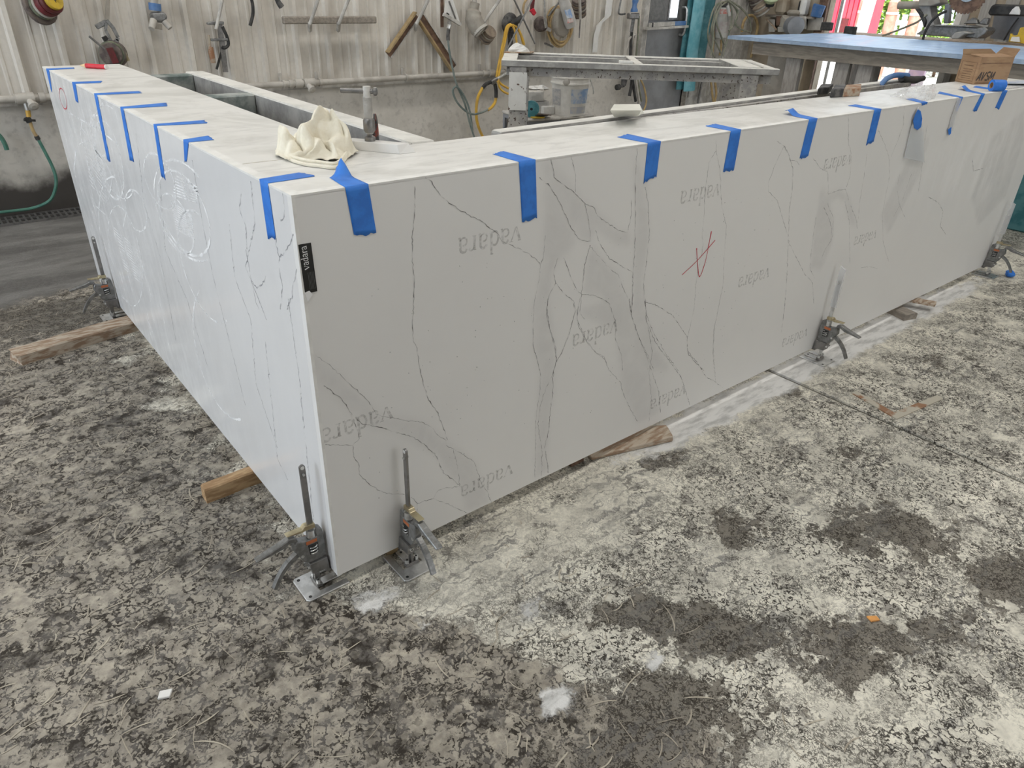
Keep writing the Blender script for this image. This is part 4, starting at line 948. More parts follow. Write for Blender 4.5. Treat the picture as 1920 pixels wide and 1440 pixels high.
# plastic bag, hanging film
p_ = [tb(1668, 180, .001), tb(1727, 191, .001), tb(1752, 186, .001), tb(1757, 172, .001), tb(1700, 168, .001)]
pk = Vector(at(1752, 147, 'y', p_[3].y - .02)); pk2 = Vector(at(1728, 152, 'y', p_[3].y)); md_ = Vector(at(1742, 170, 'y', .06))
mb = MB(); K = 10
def quad(mb, a, b, c, d, K=10, amp=.004):
    vs = []
    for i in range(K + 1):
        for j in range(K + 1):
            w = (a.lerp(b, i / K)).lerp(d.lerp(c, i / K), j / K); e = (i % K != 0) * (j % K != 0)
            vs.append(w + Vector((random.gauss(0, amp), random.gauss(0, amp), random.gauss(0, amp))) * e)
    mb.add(vs, [(i*(K+1)+j, (i+1)*(K+1)+j, (i+1)*(K+1)+j+1, i*(K+1)+j+1) for i in range(K) for j in range(K)])
quad(mb, p_[0], p_[1], pk, pk2); quad(mb, p_[1], p_[2], p_[3], pk, 8, .003); quad(mb, p_[4], pk2, pk, p_[3], 8, .003); quad(mb, p_[0], pk2, p_[4], p_[0].lerp(p_[4], .5), 6, .003)
one('plastic_bag', mb, M['film2'], 'crumpled clear plastic bag standing on the counter near the box', 'bag', smooth=80)
hf = [Vector(at(u, v, 'y', -.006)) for u, v in [(1722, 199), (1708, 240), (1695, 296), (1733, 304), (1731, 245)]]
t = thing('hanging_film', (hf[3].x, -.006, hf[3].z), 'clear film with a blue patch hanging on the front of the counter', 'film')
MB().prism(hf, (0, -.0006, 0)).build('film_sheet', M['film'], t)
bp = [Vector(at(u, v, 'y', -.0075)) for u, v in [(1721, 205), (1716, 214), (1712, 226), (1714, 240), (1720, 244), (1727, 238), (1729, 222), (1726, 208)]]
MB().prism(bp, (0, -.0006, 0)).build('blue_patch', M['bluetape'], t)
hf = [Vector(at(u, v, 'y', -.004)) for u, v in [(1796, 184), (1803, 184), (1793, 215), (1786, 246), (1777, 246), (1783, 222)]]
t = thing('film_strip', (hf[3].x, -.004, hf[3].z), 'narrow clear film strip trailing from the half-peeled tape', 'film')
MB().prism(hf, (0, -.0006, 0)).build('film_sheet', M['film'], t)
MB().prism([Vector(at(u, v, 'y', -.0055)) for u, v in [(1777, 243), (1784, 238), (1783, 250), (1779, 254)]], (0, -.0006, 0)).build('torn_tape_end', M['bluetape'], t)

# cardboard carton
bc = [tb(1790, 152.5), tb(1824, 158.8), tb(1886, 156.5)]; bc.append(bc[0] + bc[2] - bc[1])
hgt = .115; mb = MB(); t = thing('carton', (bc[0] + bc[2]) / 2, 'open brown cardboard carton with dark lettering on the counter', 'box')
cen = (bc[0] + bc[2]) / 2
def wall_(a, b, nm):
    n_ = (b - a).cross(Vector((0, 0, 1))).normalized()
    if n_.dot(a - cen) < 0: n_ = -n_
    MB().hexa([a, b, b - n_ * .004, a - n_ * .004], [p + Vector((0, 0, hgt)) for p in (a, b, b - n_ * .004, a - n_ * .004)]).build(nm, M['card'], t); return n_
nA = wall_(bc[0], bc[1], 'side_wall'); nB = wall_(bc[1], bc[2], 'front_wall'); wall_(bc[2], bc[3], 'side_wall'); wall_(bc[3], bc[0], 'back_wall')
MB().prism([p + Vector((0, 0, .001)) for p in bc], (0, 0, .003)).build('bottom', M['card'], t)
Zv = Vector((0, 0, 1))
for (a, b, o_, lift) in [(bc[0], bc[3], -nA, .02), (bc[3], bc[2], -nB, .030), (bc[0], bc[1], -nB * 0 - nA * .0, .0)][:2]:
    a = a + Zv * hgt; b = b + Zv * hgt
    MB().hexa([a, b, b + Zv * .003, a + Zv * .003], [a.lerp(b, .08) + Zv * lift - o_ * .02, b + (a - b) * .08 + Zv * lift - o_ * .02, b + (a - b) * .08 + Zv * (lift + .003) - o_ * .02, a.lerp(b, .08) + Zv * (lift + .003) - o_ * .02]).build('flap', M['card'], t)
ex = (bc[2] - bc[1]).normalized()
a = bc[1] + Zv * hgt; b = bc[2] + Zv * hgt
MB().hexa([a + ex * .004, b, b - nB * .003, a + ex * .004 - nB * .003], [a + ex * .01 + Zv * .004 - nB * .06, b - ex * .01 + Zv * .004 - nB * .06, b - ex * .01 + Zv * .008 - nB * .06, a + ex * .01 + Zv * .008 - nB * .06]).build('flap', M['card'], t)
def blockword(txt, o, ex, ey, h, nrm, w=.18, sk=.25):
    G = {'A': ([[(0,0),(.40,1)],[(.44,1),(.60,0)],[(.22,.34),(.54,.34)]], .72), 'V': ([[(.02,1),(.20,0)],[(.20,0),(.62,1)]], .74), 'S': ([[(.60,.86),(.48,.97),(.15,.97),(.05,.8),(.12,.6),(.48,.45),(.58,.25),(.48,.05),(.14,.05),(.02,.16)]], .70),
         'M': ([[(0,0),(.08,1)],[(.08,1),(.36,.2)],[(.36,.2),(.70,1)],[(.70,1),(.76,0)]], .86)}
    mb = MB(); x = 0; z = 0; o = Vector(o)
    for c in txt:
        for l in G[c][0]:
            z += 1; mb.ribbon([o + ex * ((x + a + sk * b) * h) + ey * (b * h) + nrm * (.0006 + z * 1e-5) for a, b in l], w * h, nrm)
        x += G[c][1] + .08
    return mb
blockword('AVSM', bc[1] + ex * .012 + Zv * .016, ex, Zv, .036, nB, .20).build('lettering', M['cardprint'], t)
pr = MB(); pr.ribbon([bc[1] + ex * .02 + Zv * .088 + nB * .0006, bc[2] - ex * .02 + Zv * .088 + nB * .0006], .0035, nB)
for j in range(14): 
    a = bc[1] + ex * (.014 + j * .0085) + Zv * .008 + nB * .0006; pr.ribbon([a, a + ex * .0055], .005, nB)
ey_ = (bc[1] - bc[0]).normalized(); a0 = bc[0] + nA * .0006; wd_ = (bc[1] - bc[0]).length
for zz, k0, k1 in [(.090, .1, .9), (.013, .1, .9)]: pr.ribbon([a0 + ey_ * wd_ * k0 + Zv * zz, a0 + ey_ * wd_ * k1 + Zv * zz], .0018, nA)
for k0 in (.1, .9): pr.ribbon([a0 + ey_ * wd_ * k0 + Zv * .013, a0 + ey_ * wd_ * k0 + Zv * .09], .0025, nA)
for zz in (.075, .060, .050, .040, .030, .022): pr.ribbon([a0 + ey_ * wd_ * .25 + Zv * zz, a0 + ey_ * wd_ * .75 + Zv * zz], .004 if zz > .07 else .0025, nA)
tag(pr.build('printed_lines', M['brownprint'], t), kind='stuff')

# roll of blue tape lying on its side
c0, c1 = Vector(tb(1860, 160, .0235)), Vector(tb(1895, 161, .0235)); axd = (c1 - c0).normalized()
t = thing('tape_roll', (c0.x, c0.y, ZT), 'roll of blue tape lying on its side beside the carton', 'tape')
ro = MB(); ro.lathe2(c0 + axd * .024, axd, [(.012, -.026), (.023, -.026), (.023, .026), (.012, .026)], 24); ro.build('roll', M['bluetape'], t, smooth=True)
ro = MB(); ro.lathe2(c0 + axd * .024, axd, [(.0105, -.0265), (.0122, -.0265), (.0122, .0265), (.0105, .0265)], 20); ro.build('paper_core', M['card'], t, smooth=True)
e0 = c0 + axd * .03 - Vector((0, 0, .0155))
MB().prism([tb(1883, 166, .001), tb(1925, 160, .001), tb(1925, 163, .001), tb(1890, 168, .001)], (0, 0, .0006)).build('loose_end', M['film'], t)
# clear-and-blue wrapper right of it
one('plastic_wrapper', MB().hexa([tb(1888, 157), tb(1935, 157), tb(1935, 150), tb(1892, 152)], [tb(1888, 157, .008), tb(1935, 157, .010), tb(1935, 150, .012), tb(1892, 152, .010)]), pm('pale_blue_wrap', (.55, .66, .88), (.8, .84, .9), 40, .3), 'pale blue plastic wrapper at the right end of the counter', 'wrapper', bevel=.002)
# blue hose with dark coupling coming up behind the counter
h = [Vector(at(u, v, 'y', .42)) for u, v in [(1650, 162), (1662, 148), (1680, 141), (1702, 142)]]
t = thing('air_hose', h[0], 'dark blue hose end with black coupling behind the clear bag', 'hose')
MB().tube(h, .012, 10, sm=5).build('hose', M['blueplastic'], t, smooth=True)
h2 = [Vector(at(u, v, 'y', .42)) for u, v in [(1690, 146), (1712, 150), (1731, 147)]]
MB().tube(h2, [.016, .017, .017, .013, .013], 10, sm=3).build('coupling', M['black'], t, smooth=True)
# ------------------------------------------------------------------ benches behind the counter
V = Vector
def pxdz(u, v0, v1, ax, val): return at(u, v0, ax, val)[2] - at(u, v1, ax, val)[2]
t = thing('support_bench', (.46, 1.1, 0), 'dusty steel bench frame standing inside the left leg of the counter', 'bench')
MB().box((.432, .30, .865), (.502, 1.97, .944)).build('long_rail', M['frame'], t, bevel=.004)
for y in (1.255, 1.87): MB().box((.285, y, .88), (.432, y + .065, .942)).build('cross_rail', M['greenframe'], t, bevel=.004)
MB().box((.290, .32, .5), (.302, 1.9, .862)).build('inner_web', M['speck'], t)
MB().box((.436, .30, .45), (.448, 1.95, .864)).build('outer_web', M['speck'], t)
MB().box((.302, 1.90, .45), (.436, 1.915, .878)).build('end_web', M['speck'], t)
for x, y in ((.455, .33), (.455, 1.90), (.30, 1.86), (.30, .33)): MB().box((x, y, 0), (x + .04, y + .04, .87)).build('leg', M['frameside'], t)
t = thing('support_bench', (2, .40, 0), 'dusty steel bench frame standing inside the long leg of the counter', 'bench')
a, b = V((.705, .325, .925)), V((3.25, .455, .925)); d = (b - a).normalized(); s_ = V((-d.y, d.x, 0))
MB().bar(a, b, .042, .042).build('long_rail', M['frame'], t, bevel=.008, seg=2)
MB().bar(a + s_ * .20 - V((0, 0, .33)), b + s_ * .20 - V((0, 0, .33)), .05, .04).build('long_rail', M['frame'], t, bevel=.006)
MB().bar(a + d * .08 - s_ * .034 + V((0, 0, -.004)), b - s_ * .034 + V((0, 0, -.004)), .022, .03).build('grey_strip', M['frameside'], t)
for k in (.02, .33, .66, .98): p = a.lerp(b, k); MB().bar(p - V((0, 0, .33)), p + s_ * .2 - V((0, 0, .33)), .04, .035).build('cross_rail', M['frame'], t)
for k in (.03, .97):
    for o_ in (0, .2): p = a.lerp(b, k) + s_ * o_; MB().box((p.x - .02, p.y - .02, 0), (p.x + .02, p.y + .02, .915 if o_ == 0 else .59)).build('leg', M['frameside'], t)

# angled steel table further back
zt2 = .90
FL, FR, BL, BR = [V(at(u, v, 'z', zt2)) for u, v in [(940, 112), (1463, 130), (957, 94), (1425, 112)]]
ex = (FR - FL).normalized(); ey = V((-ex.y, ex.x, 0)); LEN = (FR - FL).length; DEP = .62
BL = FL + ey * DEP; BR = FR + ey * DEP
rh = pxdz(940, 113, 125, 'y', FL.y); ah = .052
t = thing('steel_table', FL + ex * LEN / 2 + ey * .3 - V((0, 0, zt2)), 'long dusty steel table frame standing askew behind the counter', 'table')
E_ = lambda a, b, z=0: FL + ex * a + ey * b + V((0, 0, z))
MB().bar(E_(0, .025, -rh / 2), E_(LEN, .025, -rh / 2), .05, rh).build('front_rail', M['frame'], t, bevel=.003)
MB().bar(E_(0, DEP - .025, -rh / 2), E_(LEN, DEP - .025, -rh / 2), .05, rh).build('back_rail', M['frame'], t, bevel=.006)
MB().bar(E_(0, DEP - .12, -rh * .8), E_(LEN, DEP - .12, -rh * .8), .03, .03).build('inner_rail', M['frame'], t)
for a0 in (.0, ): MB().bar(E_(.045, .05, -rh / 2), E_(.045, DEP - .05, -rh / 2), .09, rh).build('end_rail', M['frame'], t, bevel=.003)
MB().bar(E_(LEN - .03, .05, -rh / 2), E_(LEN - .03, DEP - .05, -rh / 2), .05, rh).build('end_rail', M['frame'], t, bevel=.006)
MB().bar(E_(LEN - .16, .05, -rh / 2 + .004), E_(LEN - .16, DEP - .05, -rh / 2 + .004), .13, rh).build('end_tray', M['frame'], t, bevel=.003)
km = ((V(at(1188, 112, 'z', zt2)) - FL).dot(ex)); MB().bar(E_(km, .05, -rh / 2 + .002), E_(km, DEP - .05, -rh / 2 + .002), .05, rh).build('cross_rail', M['frame'], t, bevel=.003)
MB().bar(E_(.03, .05, -rh - ah / 2), E_(LEN - .03, .05, -rh - ah / 2), .02, ah).build('front_apron', M['frameside'], t)
MB().bar(E_(.03, DEP - .05, -rh - ah / 2), E_(LEN - .03, DEP - .05, -rh - ah / 2), .02, ah).build('back_apron', M['frameside'], t)
for a0, b0, w in ((.10, .06, .10), (LEN - .16, .06, .10), (.12, DEP - .06, .09), (LEN - .14, DEP - .06, .09)):
    MB().bar(E_(a0, b0, -zt2), E_(a0, b0, -rh), w, w, up=ex).build('leg', M['frameside'], t, bevel=.004)
MB().bar(E_(.10, .002, -rh - .24), E_(.10, .002, -rh - .03), .105, .006, up=ey).build('leg_plate', pm('spotted_plate', (.66, .65, .62), (.60, .59, .56), 10, .6, c3=(.10, .06, .04), s3=34), t)
# rusty plate with white lump on the table, chip on its front rail
p = E_(.06, DEP - .06, .0)
one('rusty_plate', MB().prism([E_(.0, DEP - .14, .001), E_(.17, DEP - .12, .001), E_(.19, DEP - .02, .001), E_(.03, DEP, .001)], (0, 0, .006)), M['rust'], 'rusty plate on the back left corner of the steel table', 'plate')
mb = MB(); pts = []
for i in range(6):
    for j in range(9):
        th_ = math.pi / 2 * i / 5; ph = 2 * math.pi * j / 9; r = .055 * random.uniform(.75, 1.2); c_ = E_(.09, DEP - .07, .007)
        pts.append(c_ + ex * r * 1.2 * math.cos(th_) * math.cos(ph) + ey * r * .6 * math.cos(th_) * math.sin(ph) + V((0, 0, .05 * math.sin(th_) * random.uniform(.7, 1.1))))
mb.add(pts, [(i*9+j, i*9+(j+1) % 9, (i+1)*9+(j+1) % 9, (i+1)*9+j) for i in range(5) for j in range(9)])
one('paper_wad', mb, M['white'], 'white crumpled paper wad lying on the rusty plate', 'paper')
kc = (V(at(1167, 114, 'z', zt2)) - FL).dot(ex); one('stone_sliver', MB().bar(E_(kc - .04, .03, .008), E_(kc + .04, .03, .008), .04, .015), M['white'], 'white stone sliver lying on the front rail of the steel table', 'offcut', bevel=.003)

# crates with board, bucket and polishing bits behind the steel table
bz = .47; bk = V(at(1066, 213, 'z', bz)); up = V((0, 0, 1))
eo = V((ex.x, ex.y, 0)); eo = (eo * .6 + V((1, 0, 0)) * .4).normalized(); ep = V((-eo.y, eo.x, 0))
cA = V(at(985, 221, 'z', bz)); cB = V(at(1110, 214, 'z', bz)); cdir = (cB - cA).normalized(); cn = V((-cdir.y, cdir.x, 0)); CL = (cB - cA).length
mid = (cA + cB) / 2 + cn * .16
one('board', MB().bar(mid - cdir * (CL / 2) - up * .01, mid + cdir * (CL / 2) - up * .01, .40, .02), M['dustwhite'], 'dusty white board laid across the black crates', 'board', bevel=.006)
def crate(c, label):
    t = thing('milk_crate', c, label, 'crate', 'black lattice crates')
    w, d_, h = CL * .46, .34, .215
    for sgn in (-1, 1):
        f0 = c + cn * (sgn * d_ / 2)
        for z in (.012, h - .012): MB().bar(f0 - cdir * w / 2 + up * z, f0 + cdir * w / 2 + up * z, .015, .024).build('rim', M['greyboard'], t)
        for k in range(9):
            x0 = -w / 2 + w * k / 9; x1 = x0 + w / 9
            MB().bar(f0 + cdir * x0 + up * .02, f0 + cdir * x1 + up * (h - .02), .006, .008, up=cn).build('lattice_bar', M['bag'], t); MB().bar(f0 + cdir * x1 + up * .02, f0 + cdir * x0 + up * (h - .02), .006, .008, up=cn).build('lattice_bar', M['bag'], t)
        g0 = c + cdir * (sgn * w / 2)
        for z in (.012, h - .012): MB().bar(g0 - cn * d_ / 2 + up * z, g0 + cn * d_ / 2 + up * z, .015, .024).build('rim', M['greyboard'], t)
    for a_ in (-1, 1):
        for b_ in (-1, 1): q_ = c + cdir * (a_ * w / 2) + cn * (b_ * d_ / 2); MB().bar(q_, q_ + up * h, .02, .02).build('corner_post', M['greyboard'], t)
    MB().bar(c - cdir * w / 2 + up * .004, c + cdir * w / 2 + up * .004, d_, .008).build('bottom', M['black'], t)
for nm, off, z in (('left', -.25, .235), ('right', .25, .235), ('left', -.25, .015), ('right', .25, .015)):
    c_ = mid + cdir * (CL * off); crate(V((c_.x, c_.y, z)), f'black lattice crate under the dusty board, {"upper" if z > .1 else "lower"} {nm} one')
R0 = .138
t = thing('plastic_bucket', bk, 'dusty white plastic bucket full of scraps on the board', 'bucket')
MB().lathe2(bk, (0, 0, 1), [(r_, z_ * .84) for r_, z_ in [(.118, 0), (.128, .15), (R0 - .004, .245), (R0 + .006, .248), (R0 + .006, .258), (R0, .262), (R0, .292), (R0 + .008, .295), (R0 + .008, .305), (R0 + .002, .308), (R0 + .004, .36), (R0 + .008, .366), (R0 - .004, .366), (.110, .01), (.02, .01), (.02, 0)]], 30).build('shell', pm('bucket_white', (.82, .80, .76), (.70, .68, .64), 10, .55), t, smooth=True)
vw = V((CP[0] - bk.x, CP[1] - bk.y, 0)).normalized(); sd = V((-vw.y, vw.x, 0))
def bpatch(a0, a1, z0, z1, off, nm, mat):
    mb = MB(); k = 8; vs = []
    for i in range(k + 1):
        t_ = math.radians(a0 + (a1 - a0) * i / k); dr_ = vw * math.cos(t_) + sd * math.sin(t_)
        for z in (z0, z1): vs.append(bk + dr_ * (.118 + (R0 - .122) * z / .245 + off) + up * z * .84)
    mb.add(vs, [(2*i, 2*i+2, 2*i+3, 2*i+1) for i in range(k)]); mb.build(nm, mat, t)
bpatch(5, 75, .10, .215, .003, 'blue_label', M['label']); bpatch(-70, -30, .08, .21, .003, 'print_block', pm('faint_print', (.42, .42, .43), (.58, .56, .53), 40, .7)); bpatch(5, 70, .02, .075, .003, 'lower_print', pm('faint_print2', (.46, .48, .54), (.58, .56, .53), 40, .7))
MB().lathe(bk + (vw * .9 + sd * -.2).normalized() * .136 + up * .228, (vw * .9 + sd * -.2), [(.026, 0), (.022, .010), (.008, .014)], 12).build('handle_ear', M['bottle'], t)
MB().tube([bk + sd * .142 + up * .235, bk + sd * .165 + up * .18, bk + sd * .17 + up * .14], .004, 6, sm=4).build('wire_handle', M['steel'], t)
mb = MB(); pts = []
for i in range(6):
    for j in range(10):
        th_ = math.pi / 2 * i / 5; ph = 2 * math.pi * j / 10; r = .065 * random.uniform(.7, 1.2); c_ = bk + sd * -.005 + up * .275
        pts.append(c_ + V((r * math.cos(th_) * math.cos(ph), r * math.cos(th_) * math.sin(ph), .085 * math.sin(th_) * random.uniform(.7, 1.05))))
mb.add(pts, [(i*10+j, i*10+(j+1) % 10, (i+1)*10+(j+1) % 10, (i+1)*10+j) for i in range(5) for j in range(10)])
one('rag_wad', mb, M['cloth'], 'white rag wad stuffed in the plastic bucket', 'rag')
c_ = bk + sd * .078 + up * .275; one('brown_pad', MB().bar(c_ - up * .02 - sd * .02, c_ + up * .05 + sd * .025, .055, .012, up=vw), M['rustwood'], 'brown sanding pad sticking out of the bucket', 'pad')
c_ = bk + sd * .055 + vw * .05 + up * .285; one('blue_scrap', MB().bar(c_ - sd * .02, c_ + sd * .025 + up * .02, .02, .02), M['bluetape'], 'blue scrap beside the brown pad in the bucket', 'scrap', bevel=.004)
# boxes, disc, pads left of the bucket on the board
sb = lambda u, v: V(at(u, v, 'z', bz))
p0 = sb(984, 217); p1 = sb(1036, 215.5)
def boxon(a, b, depth, z0, h, name, mat, label, cat, bev=.004):
    d_ = (b - a).normalized(); n_ = V((-d_.y, d_.x, 0)); a2 = a + n_ * depth; b2 = b + n_ * depth
    mk = lambda z: [V((q_.x, q_.y, z)) for q_ in (a, b, b2, a2)]
    return one(name, MB().hexa(mk(z0), mk(z0 + h)), mat, label, cat, bevel=bev)
boxon(p0 + cn * .05, p1 + cn * .05, .16, bz + .001, .085, 'foam_box', M['dustwhite'], 'lower dusty white foam box beside the bucket', 'box')
boxon(p0 + cn * .05 - cdir * .02, p1 + cn * .05 - cdir * .05, .15, bz + .088, .065, 'foam_box', M['dustwhite'], 'upper dusty white foam box beside the bucket', 'box')
pp_ = p0 + cn * .10 + cdir * .12; mb = MB()
quad(mb, V((pp_.x, pp_.y, bz + .160)), V((pp_.x, pp_.y, bz + .160)) + cdir * .14, V((pp_.x, pp_.y, bz + .178)) + cdir * .12 + cn * .08, V((pp_.x, pp_.y, bz + .17)) + cn * .08 - cdir * .03, 8, .006)
one('crumpled_paper', mb, M['white'], 'crumpled paper on top of the foam boxes', 'paper', smooth=80)
boxon(p0 + cdir * .15 - cn * .01, p0 + cdir * .24 - cn * .01, .045, bz + .001, .055, 'stone_sample', M['white'], 'small white stone sample stack between bucket and foam boxes', 'sample')
dc = sb(996, 220); dc = V((dc.x, dc.y, bz + .056)); t = thing('disc_roll', dc - up * .056, 'round teal-grey abrasive disc standing in front of the foam boxes', 'disc')
MB().lathe2(dc - vw * .0, vw, [(.010, -.012), (.055, -.012), (.055, .012), (.010, .012)], 24).build('disc', M['tealdark'], t, smooth=True); MB().cyl(dc - vw * .010, dc + vw * .004, .0105, n=12).build('hub_hole', M['black'], t)
for k, (u, v, m_, lb_) in enumerate([(1008, 221, 'discyellow', 'yellow-rimmed polishing pad lowest in the pile before the foam boxes'), (1014, 220, 'black', 'black polishing pad in the pile before the foam boxes'), (1020, 221, 'disc', 'dark brown polishing pad at the right of the pile before the foam boxes')]):
    c_ = sb(u, v) - cn * .0; one('polishing_pad', MB().lathe((c_.x, c_.y, bz + .001 + k * .009), (.06 * k, .05, 1), [(.05, 0), (.052, .003), (.050, .008)], 18), M[m_], lb_, 'pad', smooth=True)

# ------------------------------------------------------------------ pipe run, tap and hoses on the back wall
Wp = lambda u, v, d=.03: V(at(u, v, 'y', WY - d))
PYd = .06; za = Wp(0, 187, PYd).z; zb_ = Wp(940, 136, PYd).z
PIPE = lambda x: V((x, WY - PYd, za + (zb_ - za) * (x + .2) / 3.5))
t = thing('water_pipe', PIPE(1.5), 'dusty white water pipe running along the back wall', 'pipe')
MB().cyl(PIPE(-3), PIPE(3.62), .020, n=14).build('pipe', M['pvc'], t, smooth=True)
for (u, r, w) in [(40, .031, .09), (25, .027, .03), (72, .027, .03), (560, .029, .05), (580, .031, .08), (545, .026, .025), (921, .027, .05), (950, .029, .05)]:
    x = Wp(u, 160, PYd).x; MB().cyl(PIPE(x - w / 2), PIPE(x + w / 2), r, n=14).build('fitting', M['pvc'], t, smooth=True)
for u in (98, 532, 600, 762, 905):
    x = Wp(u, 160, PYd).x; c_ = PIPE(x); cl = MB().lathe2(c_, (1, 0, 0), [(.022, -.008), (.026, -.008), (.026, .008), (.022, .008)], 14).build('clip', M['pvc'], t); MB().box((x - .008, WY - .03, c_.z + .015), (x + .008, WY - .003, c_.z + .065)).build('clip_foot', M['pvc'], cl)
for u in (575, 45):
    x = Wp(u, 160, PYd).x; c_ = PIPE(x); MB().cyl(c_, c_ + V((.01, -.05, -.03)), .018, n=12).build('stub', M['pvc'], t, smooth=True); MB().lathe(c_ + V((.01, -.05, -.03)), (.1, -.8, -.5), [(.026, 0), (.026, .014), (.012, .02)], 12).build('cap', M['pvc'], t)
zc = Wp(700, 162, .01).z
struct(MB().box((XL, WY - .022, KZ - .012), (XD0 - .07, WY + .002, KZ + .014)).build('trim_5', M['dustwhite']))

# tap with yellow stub and hanging green hose, at left
c_ = [Wp(u, v, .07) for u, v in [(47, 192), (52, 207), (54, 219), (56, 223)]]
t = thing('hose_tap', c_[-1], 'tap with yellow hose stub under the pipe at far left', 'tap')
MB().tube([c_[0], c_[1]], .012, 10).build('nozzle', M['steel'], t); MB().tube([c_[1], c_[2]], .013, 10).build('yellow_stub', M['yellow'], t)
MB().bar(Wp(45, 225, .09), Wp(66, 226, .07), .012, .012).build('lever', M['black'], t); MB().tube([Wp(50, 220, .07), Wp(56, 229, .07)], .017, 8).build('valve_body', M['black'], t)
h = [Wp(56, 228, .07), Wp(62, 245, .07), Wp(70, 258, .07)]
t = thing('green_hose', V((h[-1].x, h[-1].y, 0)), 'green hose hanging from the tap and curling onto the floor drain', 'hose')
MB().tube(h, .009, 8, sm=4).build('worn_upper_hose', M['tanhose'], t, smooth=True); MB().cyl(Wp(68, 255, .07), Wp(72, 262, .07), .013, n=8).build('joint', M['black'], t)
h = [Wp(70, 258, .07), Wp(86, 288, .08), Wp(98, 312, .09), Wp(105, 335, .10), Wp(103, 357, .10), Wp(92, 377, .10)] + [Wp(62, 390, .05), Wp(20, 396, .05), Wp(-30, 401, .05)]
MB().tube(h, .009, 8, sm=6).build('hose', M['green'], t, smooth=True)
h = [Wp(-6, 250, .04), Wp(2, 258, .04), Wp(9, 270, .04), Wp(13, 281, .04)]; one('hose_end', MB().tube(h, .012, 8, sm=4), M['green'], 'cut green hose end hanging at the far left edge', 'hose')
# floor drain
t = thing('floor_drain', (0, WY - .13, 0), 'black slotted drain grate along the foot of the back wall', 'drain')
MB().box((-2.0, WY - .20, .0005), (1.7, WY - .04, .004)).build('channel', M['black'], t)
for y in (WY - .205, WY - .125, WY - .045): MB().box((-2.0, y, .0005), (1.7, y + .012, .012)).build('side_rail', M['darksteel'], t)
sl = None
for k in range(110):
    x = -1.6 + k * .03
    if sl is None: sl = MB().box((x, WY - .2, .002), (x + .010, WY - .04, .011)).build('slat', M['darksteel'], t); sl0 = sl.location.copy()
    else:
        c = sl.copy(); COL.objects.link(c); c.parent = t; c.location = sl0 + V((k * .03, 0, 0))

# ------------------------------------------------------------------ tools hanging on the back wall
def discs(name, c, ax, specs, label, cat='disc', hole=True, parent_extra=None):
    """stack of pads: specs = (radius, thickness, material)"""
    ax = V(ax).normalized(); t = thing(name, c, label, cat); h = 0
    for r, th_, m_ in specs:
        MB().lathe(V(c) + ax * h, ax, [(r * .96, 0), (r, th_ * .2), (r, th_ * .8), (r * .94, th_)], 22).build('pad', M[m_], t, smooth=True); h += th_ * 1.05
    return t, V(c) + ax * h, ax
wn = V((0, -1, 0))
t, e, ax = discs('pad_stack', Wp(72, 14, .03), (.55, -1, .35), [(.092, .025, 'disc'), (.072, .02, 'discgreen'), (.070, .016, 'pvc'), (.068, .035, 'discred'), (.064, .025, 'discred'), (.050, .02, 'discyellow')], 'stack of grinding pads with yellow front hanging at upper left')
for k in range(3):
    a_ = k * 2.1 + .4; MB().bar(e, e + V((.035 * math.cos(a_), -.004, .035 * math.sin(a_))), .008, .004, up=wn).build('hub_spoke', M['black'], t)
t, e, ax = discs('pad_stack', Wp(215, 101, .03), (-.45, -1, .08), [(.072, .025, 'disc'), (.070, .018, 'discgreen'), (.072, .02, 'disc'), (.068, .018, 'discgreen'), (.060, .02, 'disc')], 'stack of dark and green-edged discs hanging by the far left counter end')
q0 = Wp(203, 92, .12); MB().bar(Wp(205, 90, .14), Wp(217, 118, .14), .03, .03, up=wn).build('red_grip', M['discred'], t)
MB().cyl(Wp(167, 68, .13), Wp(196, 92, .13), .006, n=8).build('hook_rod', M['darksteel'], t); MB().cyl(Wp(228, 90, .08), Wp(240, 114, .08), .012, n=8).build('yellow_rod', M['brass'], t)
# spring clamp hanging from a strap above the discs
t = thing('spring_clamp', Wp(210, 60, .05), 'grey spring clamp hanging from a strap above the dark discs', 'clamp')
MB().bar(Wp(203, -15, .04), Wp(201, 36, .05), .022, .006, up=wn).build('strap', M['bag'], t)
MB().bar(Wp(180, 51, .06), Wp(201, 40, .06), .026, .016, up=wn).build('jaw', M['castgrey'], t, bevel=.003)
for l, w in (([(200,38),(212,52),(221,70),(219,76)], .018), ([(199,44),(198,56),(205,70),(209,78)], .014), ([(209,78),(214,79),(221,75)], .016)):
    p = [Wp(u, v, .07) for u, v in l]; mb = MB()
    for i in range(len(p) - 1): mb.bar(p[i], p[i+1], w, .014, up=wn)
    mb.build('arm', M['castgrey'], t)
MB().bar(Wp(193, 74, .08), Wp(201, 70, .08), .022, .02, up=wn).build('screw_knob', M['black'], t)
# grey twin-outlet manifold with blue tape
t = thing('hose_manifold', Wp(297, 38, .05), 'grey two-way hose manifold wrapped with blue tape on the wall', 'manifold')
MB().prism([Wp(u, v, .02) for u, v in [(281,22),(302,21),(310,30),(307,38),(298,42),(290,41),(281,36),(279,27)]], (0, -.06, 0)).build('body', M['castgrey'], t, bevel=.012, seg=2)
MB().cyl(Wp(289, -8, .05), Wp(290, 22, .05), .022, n=10).build('feed_pipe', M['pvc'], t, smooth=True); MB().cyl(Wp(290, 6, .05), Wp(291, 20, .05), .034, n=12).build('blue_tape', M['blueplastic'], t, smooth=True)
MB().cyl(Wp(288, 38, .07), Wp(284, 54, .10), .020, .017, n=12).build('outlet', M['pvc'], t, smooth=True); MB().cyl(Wp(308, 40, .07), Wp(319, 53, .09), .018, .016, n=12).build('outlet', M['pvc'], t, smooth=True)
